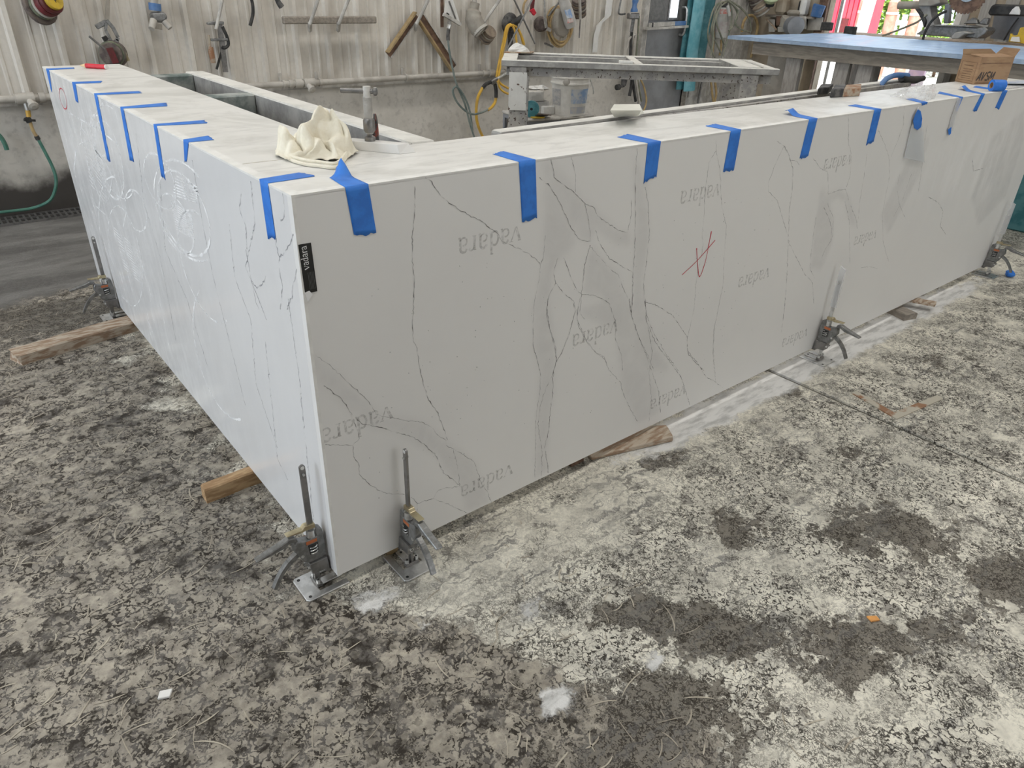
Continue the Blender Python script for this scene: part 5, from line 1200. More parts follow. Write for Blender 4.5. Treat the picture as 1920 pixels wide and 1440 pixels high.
MB().bar(Wp(297, 44, .06), Wp(297, 55, .06), .035, .03, up=wn).build('drain_plug', M['bag'], t)
# bar clamp hanging on a peg
t = thing('bar_clamp', Wp(415, 90, .04), 'dark bar clamp with rusty wooden-handled screw hanging on the wall', 'clamp')
MB().bar(Wp(411, 42, .05), Wp(423, 135, .05), .030, .016, up=wn).build('bar', M['darksteel'], t)
MB().prism([Wp(u, v, .04) for u, v in [(386,42),(400,39),(417,40),(417,46),(400,46),(387,46)]], (0, -.03, 0)).build('fixed_jaw', M['castgrey'], t, bevel=.003); MB().prism([Wp(u, v, .04) for u, v in [(393,72),(424,71),(426,76),(394,77)]], (0, -.03, 0)).build('sliding_jaw', M['castgrey'], t, bevel=.003)
MB().cyl(Wp(391, 66, .06), Wp(395, 96, .06), .008, n=8).build('screw', M['rust'], t); MB().tube([Wp(395, 88, .06), Wp(396, 98, .06), Wp(400, 118, .06)], [.014, .018, .016], 10).build('wooden_handle', M['rust'], t, smooth=True)
MB().tube([Wp(417, 50, .06), Wp(426, 70, .06), Wp(428, 84, .06), Wp(421, 90, .06), Wp(416, 88, .06)], .010, 8, sm=4).build('grip_loop', M['black'], t, smooth=True); MB().bar(Wp(417, 92, .05), Wp(406, 130, .05), .012, .01, up=wn).build('tail', M['black'], t)
one('wall_peg', MB().cyl(Wp(418, -4, .10), Wp(405, 55, .10), .010, n=8), M['dustwhite'], 'white slanted peg holding the dark bar clamp', 'peg')
one('cable_end', MB().tube([Wp(u, v, .04) for u, v in [(471,-5),(474,12),(474,28),(469,48)]], .011, 8, sm=4), M['black'], 'black cable end hanging on the siding above the bench', 'cable')
one('cable_plug', MB().tube([Wp(u, v, .04) for u, v in [(518,-4),(523,6),(528,13)]], [.016, .018, .02], 8), M['blacktool'], 'short black plug hanging at the top left of the wooden rail', 'plug')
# wooden rail on two brackets
one('wooden_rail', MB().bar(Wp(530, 38, .07), Wp(704, 37, .07), .04, .045), M['greywood'], 'grey wooden rail lying on the wall brackets', 'rail', bevel=.006)
for k, (u0, v0, u1, v1, u2, v2, lb_) in enumerate([(598,-5,581,45,581,58,'white bent bracket carrying the left half of the wooden rail'), (655,-5,635,45,634,58,'white bent bracket carrying the right half of the wooden rail'), (805,-5,781,45,779,56,'white bent bracket holding the leaning brown bars'), (938,-2,905,45,903,52,'white slanted bracket behind the grey elbow and pad stack')]):
    t = thing('wall_bracket', Wp(u1, v1, .05), lb_, 'bracket', 'white wall brackets')
    MB().cyl(Wp(u1, v1, .10), Wp(u0, v0, .16), .012, n=8).build('arm', M['dustwhite'], t); MB().bar(Wp(u1, v1 - 2, .10), Wp(u2, v2, .03), .02, .02, up=wn).build('foot', M['dustwhite'], t)
# leaning steel angles
def angle_bar(p0, p1, label, w=.055):
    p0, p1 = V(p0), V(p1); t = thing('angle_bar', p1, label, 'bar'); d_ = (p1 - p0).normalized(); s_ = d_.cross(wn).normalized()
    MB().bar(p0, p1, w, .012, up=wn).build('flange', M['rustwood'], t); MB().bar(p0 + s_ * w * .5 + wn * .02, p1 + s_ * w * .5 + wn * .02, .012, .045, up=wn).build('web', M['ochre'], t); MB().bar(p0 - s_ * w * .45 + wn * .008, p1 - s_ * w * .45 + wn * .008, .008, .014, up=wn).build('pale_edge', M['dustwhite'], t)
angle_bar(Wp(780, 28, .04), Wp(728, 103, .04), 'short brown steel angle leaning left from the bracket'); angle_bar(Wp(788, 32, .03), Wp(850, 127, .03), 'long brown steel angle leaning right down to the pipe', .07)
one('brown_strip', MB().bar(Wp(829, -8, .03), Wp(829, 51, .03), .024, .008, up=wn), M['rustwood'], 'narrow brown strip hanging left of the white triangle', 'strip')
# white speed square with cable and loop
t = thing('speed_square', Wp(845, 30, .05), 'white triangular speed square hanging on the wall', 'square')
MB().prism([Wp(u, v, .06) for u, v in [(836,-8),(832,26),(862,43),(846,-8)]], (0, -.008, 0)).build('plate', M['white'], t)
MB().bar(Wp(842, 2, .072), Wp(855, 37, .072), .012, .002, up=wn).build('long_slot', M['darksteel'], t); MB().bar(Wp(837, 25, .072), Wp(842, 28, .072), .014, .002, up=wn).build('slot', M['black'], t); MB().bar(Wp(832, 27, .06), Wp(863, 46, .06), .022, .03, up=wn).build('fence', M['dustwhite'], t)
t = thing('air_line', Wp(845, 60, .06), 'grey-green air line with coiled loop hanging by the square', 'hose')
MB().tube([Wp(u, v, .06) for u, v in [(842,40),(843,46),(841,54)]], .016, 8).build('swivel', M['steel'], t); MB().tube([Wp(u, v, .06) for u, v in [(841,55),(840,65),(840,76)]], .014, 8).build('strain_relief', M['blacktool'], t, smooth=True)
MB().tube([Wp(u, v, .17) for u, v in [(840,76),(844,105),(850,135),(857,160),(872,196),(880,228),(890,260)]], .008, 8, sm=5).build('line', M['greycable'], t, smooth=True)
MB().tube([Wp(u, v, .18) for u, v in [(886,245),(880,205),(868,176),(856,163),(849,170),(855,188),(868,204),(885,214),(903,211),(915,205)]], .008, 8, sm=5).build('loop', M['greycable'], t, smooth=True)
# grey elbow duct with pads
t = thing('elbow_duct', Wp(892, 35, .08), 'grey elbow duct piece hanging on the wall above a pad stack', 'duct')
MB().tube([Wp(891, 5, .10), Wp(888, 22, .10), Wp(889, 38, .11), Wp(896, 52, .13), Wp(903, 60, .15)], [.036, .058, .066, .066, .062], 18, sm=4).build('elbow', M['bag'], t, smooth=True)
MB().lathe2(Wp(901, 57, .145), (.35, -.55, -.75), [(.055, -.01), (.069, -.01), (.069, .01), (.055, .01)], 18).build('collar', M['pvc'], t, smooth=True)
for u in (886, 893): MB().cyl(Wp(u, -8, .05), Wp(u, 18, .08), .003, n=6).build('hanging_wire', M['darksteel'], t)
discs('pad_stack', Wp(908, 73, .03), (.05, -.75, .65), [(.058, .018, 'disctan'), (.056, .014, 'disc'), (.06, .018, 'disctan'), (.056, .014, 'pvc'), (.058, .02, 'disctan'), (.056, .008, 'disctan')], 'stack of tan polishing pads under the grey elbow duct')
# black hook with yellow hose
t = thing('hose_hook', Wp(960, 60, .08), 'black round wall hook carrying the yellow hose', 'hook')
MB().lathe(Wp(954, 45, .02), wn, [(.075, 0), (.085, .015), (.06, .03), (.03, .05)], 20).build('back_plate', M['blacktool'], t, smooth=True); MB().tube([Wp(956, 48, .08), Wp(968, 40, .12), Wp(980, 32, .16)], .024, 10, sm=3).build('arm', M['black'], t, smooth=True); MB().bar(Wp(957, 52, .06), Wp(957, 92, .05), .03, .03, up=wn).build('stem', M['blacktool'], t)
t = thing('yellow_hose', Wp(933, 170, .1), 'yellow hose hung over the black hook and looped below the pipe', 'hose')
for k, l in enumerate([[(960,45),(950,50),(944,75),(938,105),(932,136),(931,150)], [(962,46),(953,52),(947,78),(941,108),(936,138),(934,152)], [(958,48),(966,48),(975,62),(981,82)], [(960,47),(970,52),(978,68),(983,84)], [(962,50),(966,60),(969,82)], [(934,150),(940,158),(950,164),(958,167)], [(933,152),(938,166),(948,174),(958,177)]]):
    MB().tube([Wp(u, v, .10 + .008 * k) for u, v in l], .009, 8, sm=5).build('strand', M['yellow'], t, smooth=True)
MB().tube([Wp(u, v, .12) for u, v in [(905,164),(896,183),(893,205),(894,225),(899,243),(906,258)]], .012, 8, sm=5).build('lower_loop', M['yellow'], t, smooth=True); MB().tube([Wp(u, v, .12) for u, v in [(930,182),(928,192),(921,202),(915,206)]], .012, 8, sm=4).build('tail', M['yellow'], t, smooth=True)
t = thing('valve_group', Wp(927, 153, .1), 'dark valve with black hose stubs below the yellow hose', 'valve')
MB().tube([Wp(u, v, .12) for u, v in [(905,165),(911,158),(920,154)]], .015, 8, sm=3).build('black_stub', M['black'], t, smooth=True); MB().tube([Wp(u, v, .12) for u, v in [(928,158),(930,170),(930,183)]], .015, 8, sm=3).build('black_stub', M['black'], t, smooth=True)
MB().bar(Wp(921, 155, .12), Wp(932, 148, .12), .04, .04, up=wn).build('valve_body', M['darksteel'], t, bevel=.006); MB().cyl(Wp(931, 148, .12), Wp(950, 137, .12), .012, n=8).build('lever', M['steel'], t)
for l, lb_ in (([(962,-5),(1003,82)], 'thin dark rod crossing in front of the black hook, leaning right'), ([(1000,-5),(948,98)], 'thin grey rod crossing in front of the black hook, leaning left')):
    a, b = [Wp(u, v, .22 if l[0][0] < 980 else .25) for u, v in l]; one('steel_rod', MB().cyl(a, b, .007, n=8), M['darksteel'] if l[0][0] < 980 else M['castgrey'], lb_, 'rod')
t = thing('red_clamp', Wp(997, 10, .08), 'small red clamp with a wire ring hanging above the hook', 'clamp')
MB().bar(Wp(1000, -6, .08), Wp(997, 20, .08), .03, .02, up=wn).build('handle', M['discred'], t, bevel=.003); MB().prism([Wp(u, v, .08) for u, v in [(992,20),(998,15),(1003,24),(999,29)]], (0, -.02, 0)).build('jaw', M['redcrayon'], t); MB().tube([Wp(u, v, .06) for u, v in [(990,-4),(983,6),(981,20),(984,27)]], .009, 8, sm=4).build('ring', M['tanhose'], t, smooth=True)
# tan hose coil with bag and bottle
t = thing('hose_coil', Wp(1045, 60, .05), 'coil of tan hose hanging on the wall behind a grey bag', 'hose')
for k, (cu, cv, ru, rv) in enumerate([(1048,48,23,36),(1050,50,19,34),(1046,50,21,38),(1051,47,22,32),(1049,52,17,33)]):
    MB().tube([Wp(u, v, .05 + .016 * k) for u, v in loop(cu, cv, ru, rv, -6, n=22)[:-1]], .009, 8, closed=True).build('turn', M['tanhose'], t, smooth=True)
MB().cyl(Wp(1021, 81, .1), Wp(1037, 88, .1), .008, n=6).build('end_fitting', M['darksteel'], t)
one('dust_bag', MB().prism([Wp(u, v, .15) for u, v in [(1040,15),(1048,16),(1058,26),(1062,48),(1058,64),(1050,70),(1041,67),(1035,52),(1036,28)]], (0, -.06, 0)), M['bag'], 'grey limp dust bag hanging inside the tan hose coil', 'bag', bevel=.02, seg=3)
t = thing('spray_bottle', Wp(1066, 25, .22), 'white plastic bottle with blue and red label hanging in front of the bag', 'bottle')
MB().tube([Wp(1055, -5, .25), Wp(1059, 8, .25), Wp(1064, 24, .25), Wp(1069, 42, .25), Wp(1071, 49, .25)], [.04, .045, .050, .050, .046], 14).build('body', M['bottle'], t, smooth=True)
MB().prism([Wp(u, v, .305) for u, v in [(1058,19),(1069,17),(1074,33),(1063,35)]], (0, -.003, 0)).build('blue_label', M['label'], t); MB().prism([Wp(u, v, .305) for u, v in [(1063,36),(1074,34),(1075,41),(1064,44)]], (0, -.003, 0)).build('red_label', M['labelred'], t)
t = thing('angle_grinder_guard', Wp(1015, 45, .06), 'dark round grinder guard with pliers hanging left of the hose coil', 'tool')
MB().lathe(Wp(1011, 45, .02), (-.3, -1, 0), [(.05, 0), (.06, .02), (.058, .05), (.04, .07)], 20).build('guard', M['disc'], t, smooth=True); MB().bar(Wp(1020, -8, .12), Wp(1021, 26, .12), .016, .012, up=wn).build('plier_handle', M['steel'], t); MB().bar(Wp(1021, 26, .12), Wp(1024, 52, .12), .022, .014, up=wn).build('plier_jaw', M['steel'], t); MB().bar(Wp(1026, 54, .12), Wp(1032, 57, .12), .025, .02, up=wn).build('buckle', M['dustwhite'], t); MB().cyl(Wp(1028, 30, .12), Wp(1048, 4, .12), .008, n=8).build('grey_rod', M['castgrey'], t)
discs('pad_stack', Wp(1086, 28, .06), (-.45, -.35, .9), [(.062, .018, 'disc'), (.06, .016, 'disctan'), (.062, .018, 'disc'), (.06, .016, 'bag'), (.062, .02, 'disc'), (.06, .016, 'disctan'), (.062, .02, 'disc'), (.06, .016, 'disc')], 'leaning stack of dark polishing discs right of the white bottle')
t = thing('caliper_rod', Wp(1087, 40, .06), 'thin steel rod with white grip hanging beside the disc stack', 'tool'); MB().cyl(Wp(1087, -5, .20), Wp(1088, 36, .20), .012, n=8).build('grip', M['dustwhite'], t); MB().cyl(Wp(1088, 36, .20), Wp(1086, 71, .20), .006, n=6).build('rod', M['darksteel'], t)
one('brush', MB().bar(Wp(1094, -6, .06), Wp(1093, 17, .06), .035, .03, up=wn), M['tan'], 'tan brush hanging right of the thin steel rod', 'brush', bevel=.006)
one('curved_lath', MB().prism([Wp(u, v, .03) for u, v in [(1137,-8),(1149,-8),(1145,28),(1128,44),(1121,70),(1119,98),(1110,98),(1113,66),(1118,48),(1133,32)]], (0, -.006, 0)), M['white'], 'long curved white lath fixed to the siding', 'lath')
one('wire_hook', MB().tube([Wp(u, v, .04) for u, v in [(1165,-5),(1162,12),(1160,24),(1164,27),(1172,26)]], .008, 8, sm=3), M['castgrey'], 'empty grey wire hook right of the curved lath', 'hook')
# hose cluster with blue gun at the door post
t = thing('spray_gun', Wp(1188, 40, .10), 'blue-handled water gun hanging at the door post', 'gun')
MB().tube([Wp(1193, -6, .10), Wp(1190, 8, .10), Wp(1189, 22, .10)], [.03, .022, .034], 10, sm=3).build('blue_handle', M['blueplastic'], t, smooth=True); MB().bar(Wp(1178, 30, .10), Wp(1196, 30, .10), .05, .05, up=wn).build('head', M['darksteel'], t, bevel=.008); MB().cyl(Wp(1188, 34, .10), Wp(1184, 60, .09), .016, n=8).build('nozzle', M['castgrey'], t)
t = thing('post_hoses', Wp(1188, 150, .08), 'bundle of black and cream hoses hanging down the door post', 'hose')
for l, m_, r_ in (([(1185,55),(1183,80),(1182,115),(1186,150),(1192,190)], 'black', .014), ([(1192,66),(1188,90),(1189,120),(1193,155),(1199,195)], 'pvc', .013), ([(1192,64),(1180,72),(1176,90)], 'pvc', .012), ([(1198,30),(1196,70),(1193,110),(1196,150),(1203,190)], 'cable', .010), ([(1200,146),(1208,165),(1212,190),(1206,210)], 'tanhose', .009), ([(1176,140),(1170,160)], 'blacktool', .018), ([(1185,143),(1184,160),(1180,180)], 'black', .015)):
    MB().tube([Wp(u, v, .08) for u, v in l], r_, 8, sm=4).build('hose', M[m_], t, smooth=True)
t = thing('crank_handle', Wp(1165, 160, .08), 'black crank handle hanging below the steel table apron', 'handle'); MB().bar(Wp(1170, 138, .10), Wp(1168, 160, .10), .03, .03, up=wn).build('arm', M['blacktool'], t); MB().cyl(Wp(1170, 161, .10), Wp(1160, 163, .10), .012, n=8).build('shaft', M['blacktool'], t); MB().cyl(Wp(1161, 163, .10), Wp(1156, 164, .10), .026, n=12).build('knob', M['black'], t)
# ------------------------------------------------------------------ right end of the back wall: teal rolls, extinguisher, cables
def flat_roll(l, r0, r1, d, mat, label):
    p = [Wp(u, v, d) for u, v in l]; ax = (p[-1] - p[0]).normalized(); s_ = ax.cross(wn).normalized(); mb = MB(); vs = []; n = 14
    for i, q_ in enumerate(p):
        r = r0 + (r1 - r0) * i / (len(p) - 1)
        for j in range(n): t_ = 2 * math.pi * j / n; vs.append(q_ + s_ * r * math.cos(t_) + wn * (.4 * r * math.sin(t_)))
    mb.add(vs, [(i*n+j, i*n+(j+1) % n, (i+1)*n+(j+1) % n, (i+1)*n+j) for i in range(len(p) - 1) for j in range(n)] + [tuple(range(n)), tuple((len(p)-1)*n+j for j in range(n))])
    return one('teal_sheet', mb, mat, label, 'sheet', 'teal sheets leaning by the door', smooth=True)
flat_roll([(1318, -40), (1308, 30), (1298, 95), (1292, 170)], .085, .085, .12, M['teal'], 'light teal plastic sheet leaning in front by the grey door')
flat_roll([(1336, -40), (1324, 30), (1312, 95), (1305, 150)], .10, .09, .05, M['tealdark'], 'dark teal plastic sheet leaning behind the light teal one')
flat_roll([(1302, -40), (1292, 40), (1283, 100), (1276, 167)], .05, .07, .05, M['tealdark'], 'narrow dark teal sheet left of the light teal one')
t = thing('fire_extinguisher', Wp(1357, 72, .10), 'dusty fire extinguisher with faded print hanging behind the cables', 'extinguisher')
a, b = Wp(1358, 14, .10), Wp(1350, 72, .10); MB().tube([a, a.lerp(b, .06), b.lerp(a, .04), b], [.05, .065, .065, .055], 18).build('cylinder', M['bottle'], t, smooth=True)
MB().cyl(a, a + V((0, 0, .05)), .03, n=12).build('valve', M['black'], t, smooth=True); MB().bar(a + V((-.02, -.05, .02)), Wp(1368, 30, .18), .035, .01, up=wn).build('tag', M['white'], t)
MB().lathe2(a.lerp(b, .12), (b - a), [(.0655, -.02), (.067, -.02), (.067, .02), (.0655, .02)], 18).build('red_band', M['labelred'], t); MB().lathe2(a.lerp(b, .62), (b - a), [(.0655, -.05), (.0665, -.05), (.0665, .05), (.0655, .05)], 18).build('print_band', pm('faded_print', (.55, .47, .45), (.6, .57, .54), 40, .6), t)
t = thing('cable_bundle', Wp(1350, 0, .2), 'olive cables looped over a hook in front of the extinguisher', 'cable')
for k, l in enumerate([[(1360,2),(1342,10),(1332,35),(1327,65),(1333,90),(1340,108)], [(1362,2),(1348,8),(1338,35),(1334,60),(1345,85),(1352,100)], [(1364,3),(1350,14),(1343,40),(1350,62),(1358,84)], [(1366,2),(1372,20),(1371,44),(1365,70),(1358,95),(1356,106)], [(1368,2),(1380,18),(1382,34),(1374,50),(1366,58)], [(1366,0),(1388,14),(1404,34),(1409,58)], [(1364,0),(1384,20),(1378,42),(1390,55),(1406,60)], [(1346,20),(1338,50),(1337,80),(1333,104)]]):
    MB().tube([Wp(u, v, .19 + .01 * k) for u, v in l], .0085, 6, sm=5).build('cable', M['cable'], t, smooth=True)
t = thing('yellow_cable', Wp(1400, 60, .1), 'yellow hose arching against the wall behind the blue-topped table', 'hose')
MB().tube([Wp(u, v, .12) for u, v in [(1391,60),(1394,42),(1403,30),(1414,31),(1420,45),(1419,60),(1413,85),(1408,108)]], .014, 8, sm=5).build('hose', M['tanhose'], t, smooth=True)
for l in ([(1336,50),(1338,70),(1336,100)], [(1352,75),(1352,90),(1349,104)]): MB().tube([Wp(u, v, .08) for u, v in l], .011, 8, sm=3).build('hose', M['tanhose'], t, smooth=True)
for l in ([(1333,152),(1336,180),(1339,195)], [(1340,150),(1343,175),(1339,194)]): MB().tube([Wp(u, v, .08) for u, v in l], .012, 8, sm=3).build('hose', M['tanhose'], t, smooth=True)
one('dark_strip', MB().bar(Wp(1317, 150, .04), Wp(1308, 194, .04), .02, .015, up=wn), M['darksteel'], 'thin dark strip leaning below the teal sheets', 'strip')

# shelf stuff on the right wall, between the back corner and the doorway
Rp = lambda u, v, d=.06: V(at(u, v, 'x', XR - d)); rn = V((-1, 0, 0))
discs('pad_stack', Rp(1421, 10, .10), (-.5, .25, .9), [(.075, .03, 'disc'), (.07, .02, 'pvc'), (.078, .03, 'disc'), (.07, .02, 'disctan'), (.078, .03, 'disc'), (.072, .02, 'pvc')], 'large stack of dark pads on the plywood, nearest the corner')
discs('pad_stack', Rp(1431, 24, .32), (-.5, .35, .8), [(.075, .02, 'pvc'), (.08, .025, 'disctan'), (.07, .02, 'pvc'), (.075, .02, 'disctan')], 'stack of tan and white pads on the plywood below the green cup')
t = thing('green_cup', Rp(1443, 8, .12), 'pale green polishing cup sitting on the pad stacks', 'cup'); MB().lathe(Rp(1442, 9, .32), (-.2, -.2, 1), [(.03, 0), (.055, .03), (.075, .05), (.06, .085), (.02, .10)], 18).build('dome', pm('pale_green_pad', (.42, .50, .28), (.5, .56, .36), 20, .7), t, smooth=True); MB().lathe(Rp(1442, 11, .32), (-.2, -.2, 1), [(.045, 0), (.05, .02), (.03, .03)], 14).build('rim', M['black'], t, smooth=True)
one('wall_shelf', MB().box((XR - .18, Rp(1535, 30).y, Rp(1480, 29, .09).z - .02), (XR - .003, Rp(1440, 30).y, Rp(1480, 29, .09).z)), M['greywood'], 'grey wooden shelf on the plywood wall by the doorway', 'shelf')
zs_ = Rp(1480, 29, .09).z
def onshelf(u0, u1, v0, mat, name, label, cat, d0=.16, d1=.04, bev=.01):
    y0, y1 = Rp(u1, 20, .1).y, Rp(u0, 20, .1).y; h = Rp((u0 + u1) / 2, v0, .1).z - zs_
    return one(name, MB().box((XR - d0, y0, zs_ + .001), (XR - d1, y1, zs_ + max(h, .03))), mat, label, cat, bevel=bev)
onshelf(1456, 1476, -6, M['plywood'], 'dusty_bag', 'tall dusty tan bag standing on the wall shelf', 'bag', bev=.03)
onshelf(1480, 1505, 19, M['bag'], 'dusty_lump', 'low dusty bundle on the wall shelf', 'bundle', bev=.02); onshelf(1494, 1498, 1, M['black'], 'black_bottle', 'slim black bottle standing behind the dusty bundle', 'bottle', .10, .05)
onshelf(1500, 1512, -4, M['white'], 'white_jug', 'white jug with brown stain on the wall shelf', 'jug', .14, .04, .02)
one('blue_box', MB().hexa([Rp(1519, 31, .16), Rp(1538, 34, .16), Rp(1540, 33, .06), Rp(1521, 30, .06)], [Rp(1525, 7, .16), Rp(1547, 12, .16), Rp(1549, 11, .06), Rp(1527, 6, .06)]), M['bluepaint'], 'tilted blue box hanging at the post of the doorway', 'box', bevel=.006)
one('panel_box', MB().hexa([Rp(1512, 57, .10), Rp(1541, 57, .10), Rp(1541, 57, .004), Rp(1512, 57, .004)], [Rp(1516, 32, .10), Rp(1544, 32, .10), Rp(1544, 32, .004), Rp(1516, 32, .004)]), M['pvc'], 'cream electrical box on the wall under the blue box', 'box', bevel=.006)
t = thing('bench_motor', Rp(1488, 57, .28), 'dark round motor with grey hood behind the blue-topped table', 'motor')
MB().lathe(Rp(1484, 48, .28), (-.6, -.8, 0), [(.05, -.02), (.085, 0), (.085, .12), (.05, .14)], 18).build('motor_body', M['greyboard'], t, smooth=True); MB().cyl(Rp(1488, 40, .26), Rp(1488, 35, .26), .03, n=10).build('cap', M['black'], t); MB().tube([Rp(1470, 50, .25), Rp(1474, 38, .25), Rp(1478, 32, .25)], [.05, .06, .03], 12, sm=2).build('hood', M['bag'], t, smooth=True)
for u0, u1, v0, v1, m_, lb_ in [(1441,1453,36,60,'pvc','pale small box under the shelf nearest the corner'), (1455,1470,30,48,'rustwood','brown worn box under the wall shelf'), (1498,1512,31,55,'dustwhite','white upright box under the wall shelf'), (1458,1480,50,60,'pvc','cream open tray behind the blue-topped table')]:
    one('parts_box', MB().hexa([Rp(u0, v1, .2), Rp(u1, v1, .2), Rp(u1, v1, .02), Rp(u0, v1, .02)], [Rp(u0, v0, .2), Rp(u1, v0, .2), Rp(u1, v0, .02), Rp(u0, v0, .02)]), M[m_], lb_, 'box', bevel=.004)
one('wooden_stick', MB().cyl(Rp(1437, 36, .22), Rp(1456, 56, .25), .008, n=6), M['oldwood'], 'short pale stick leaning under the pad stacks', 'stick')

# ------------------------------------------------------------------ blue-topped table
BZ = 1.0; bx0 = 4.457; by1 = 2.34; by0 = -.9; bx1 = 5.92
t = thing('blue_table', ((bx0 + bx1) / 2, (by0 + by1) / 2, 0), 'wooden table with a slab under pale blue film, right of the counter', 'table')
us = np.linspace(bx0, bx1, 40); vs_ = np.linspace(by0, by1 , 60)
def film(U, Vv):
    e = np.minimum(np.minimum(U - bx0, bx1 - U), np.minimum(Vv - by0, by1 - Vv)); k = np.clip(e / .05, 0, 1)
    return np.stack([U, Vv, BZ + .001 + k * (.003 + .003 * np.sin(U * 21 + np.sin(Vv * 5) * 2) + .002 * np.sin(Vv * 34 + U * 9))], -1)
grid_obj('blue_film', us, vs_, film, M['bluesheet'], t, origin(t))
MB().box((bx0, by0, BZ - .022), (bx1, by1, BZ)).build('slab', pm('film_edge', (.30, .40, .55), (.38, .48, .62), 20, .4), t)
MB().box((bx0 + .07, by0 + .05, BZ - .11), (bx0 + .11, by1 - .18, BZ - .024)).build('front_beam', M['greywood'], t); MB().box((bx1 - .11, by0 + .05, BZ - .11), (bx1 - .07, by1 - .18, BZ - .024)).build('back_beam', M['greywood'], t)
for y in (by1 - .24, 1.2, .2): MB().box((bx0 + .11, y, BZ - .11), (bx1 - .11, y + .04, BZ - .024)).build('cross_beam', M['greywood'], t)
LG = lambda u, v=120, d=.14: V(at(u, v, 'x', bx0 + d))
for u0, u1 in ((1476, 1503), (1569, 1596), (1613, 1641)):
    ya, yb = LG(u1).y, LG(u0).y; MB().box((bx0 + .12, ya, 0), (bx0 + .16, yb, BZ - .11)).build('leg', M['stud'], t)
for y in (1.78, .3): MB().box((bx1 - .16, y, 0), (bx1 - .12, y + .09, BZ - .11)).build('leg', M['stud'], t)
ya, yb = LG(1473, 120, .5).y, LG(1438, 120, .5).y
one('pale_board', MB().box((bx0 + .50, ya, 0), (bx0 + .53, yb, .86)), M['pvc'], 'pale upright board under the near end of the blue-topped table', 'board')
ya, yb = LG(1523, 120, .4).y, LG(1507, 120, .4).y
one('paper_roll', MB().cyl((bx0 + .42, (ya + yb) / 2, .004), (bx0 + .42, (ya + yb) / 2, .86), (yb - ya) / 2, n=16), pm('tan_paper', (.55, .45, .33), (.45, .36, .26), 5, .8), 'tall tan paper roll standing under the blue-topped table', 'roll', smooth=True)
t = thing('thin_lath', LG(1603, 160, .3), 'thin brown lath leaning under the blue-topped table', 'lath'); MB().bar(LG(1622, 112, .3), LG(1600, 170, .3), .008, .008).build('lath', M['oldwood'], t)
# teal tub beyond the end of the counter
a = V(at(1897, 432, 'z', 0)); mb = MB(); mb.hexa([(a.x, -1.2, 0), (a.x + .4, -1.2, 0), (a.x + .4, a.y + .05, 0), (a.x, a.y + .05, 0)], [(a.x - .05, -1.25, .42), (a.x + .45, -1.25, .42), (a.x + .45, a.y + .1, .42), (a.x - .05, a.y + .1, .42)])
t = thing('teal_tub', (a.x + .2, -.5, 0), 'teal plastic tub standing beyond the right end of the counter', 'tub'); mb.build('body', M['tealdark'], t, bevel=.01); MB().box((a.x - .07, -1.27, .41), (a.x + .47, a.y + .12, .44)).build('rim', M['teal'], t, bevel=.006)

# ------------------------------------------------------------------ saw bench at the doorway
SX = 6.1; Sp = lambda u, v, x=SX: V(at(u, v, 'x', x))
sz = Sp(1750, 78, SX).z
t = thing('saw_bench', (6.4, 1.1, 0), 'rough wooden bench along the wall carrying the bridge saw', 'bench')
MB().box((SX, -.6, sz - .04), (6.85, 2.62, sz)).build('top_plank', M['oldwood'], t)
for y in (-.4, 1.0, 2.19): MB().box((SX + .05, y, 0), (SX + .14, y + .09, sz - .04)).build('leg', M['stud'], t); y2 = y + .3 if y > 2 else y; MB().box((6.7, y2, 0), (6.79, y2 + .09, sz - .04)).build('leg', M['stud'], t)
t = thing('bridge_saw', Sp(1790, 62, 6.3), 'grey cast saw with toothed blade on the wooden bench', 'saw')
Q = lambda u, v: Sp(u, v, 6.30)
ext = (-.10, 0, 0)
def plate(nm, l, mat, e=ext, x=6.30, bev=.006): return MB().prism([Sp(u, v, x) for u, v in l], e).build(nm, mat, t, bevel=bev)
plate('base', [(1733,64),(1745,56),(1767,46),(1810,49),(1850,52),(1862,50),(1868,56),(1862,64),(1848,72),(1812,68),(1808,70)], M['castgrey'], (-.16, 0, 0))
plate('column', [(1735,10),(1757,8),(1759,25),(1766,46),(1768,60),(1746,62),(1752,40),(1742,22)], pm('worn_saw_grey', (.34, .33, .31), (.26, .25, .24), 14, .6), (-.14, 0, 0)); plate('column_shadow_plate', [(1731,16),(1744,22),(1752,38),(1748,52),(1745,40),(1738,26)], M['black'], (-.16, 0, 0))  # thin black plate stands in for the shade along the column
plate('head', [(1740,-8),(1775,-8),(1779,6),(1762,12),(1738,12)], M['bag'], (-.16, 0, 0)); MB().cyl(Q(1685, 10), Q(1740, 9), .030, n=12).build('feed_arm', M['bag'], t, smooth=True)
plate('fence', [(1770,46),(1830,47),(1848,51),(1770,50)], M['castgrey'], (-.20, 0, 0)); plate('clamp_foot', [(1807,68),(1815,60),(1830,58),(1845,62),(1832,64),(1820,72),(1808,72)], M['panelgrey'], (-.24, 0, 0)); plate('wing', [(1810,45),(1829,32),(1836,37),(1838,45)], M['darksteel'], (-.05, 0, 0)); plate('wing', [(1838,45),(1850,33),(1858,34),(1854,47)], M['darksteel'], (-.05, 0, 0))
plate('motor_post', [(1777,8),(1787,6),(1783,44),(1775,44)], M['greyboard'], (-.06, 0, 0))
bc_ = Sp(1817, -13, 6.1); br = (Sp(1817, -13, 6.1) - Sp(1814, 26, 6.1)).length; bm_ = MB(); nb = 36; vs = []
for x in (-.004, .004):
    for i in range(nb * 3):
        a_ = 2 * math.pi * i / (nb * 3); r = br * (.93 if i % 3 == 0 else 1.0); vs.append(bc_ + V((x, r * math.cos(a_), r * math.sin(a_))))
k = nb * 3; bm_.add(vs, [tuple(reversed(range(k))), tuple(range(k, 2 * k))] + [(i, (i+1) % k, k + (i+1) % k, k + i) for i in range(k)])
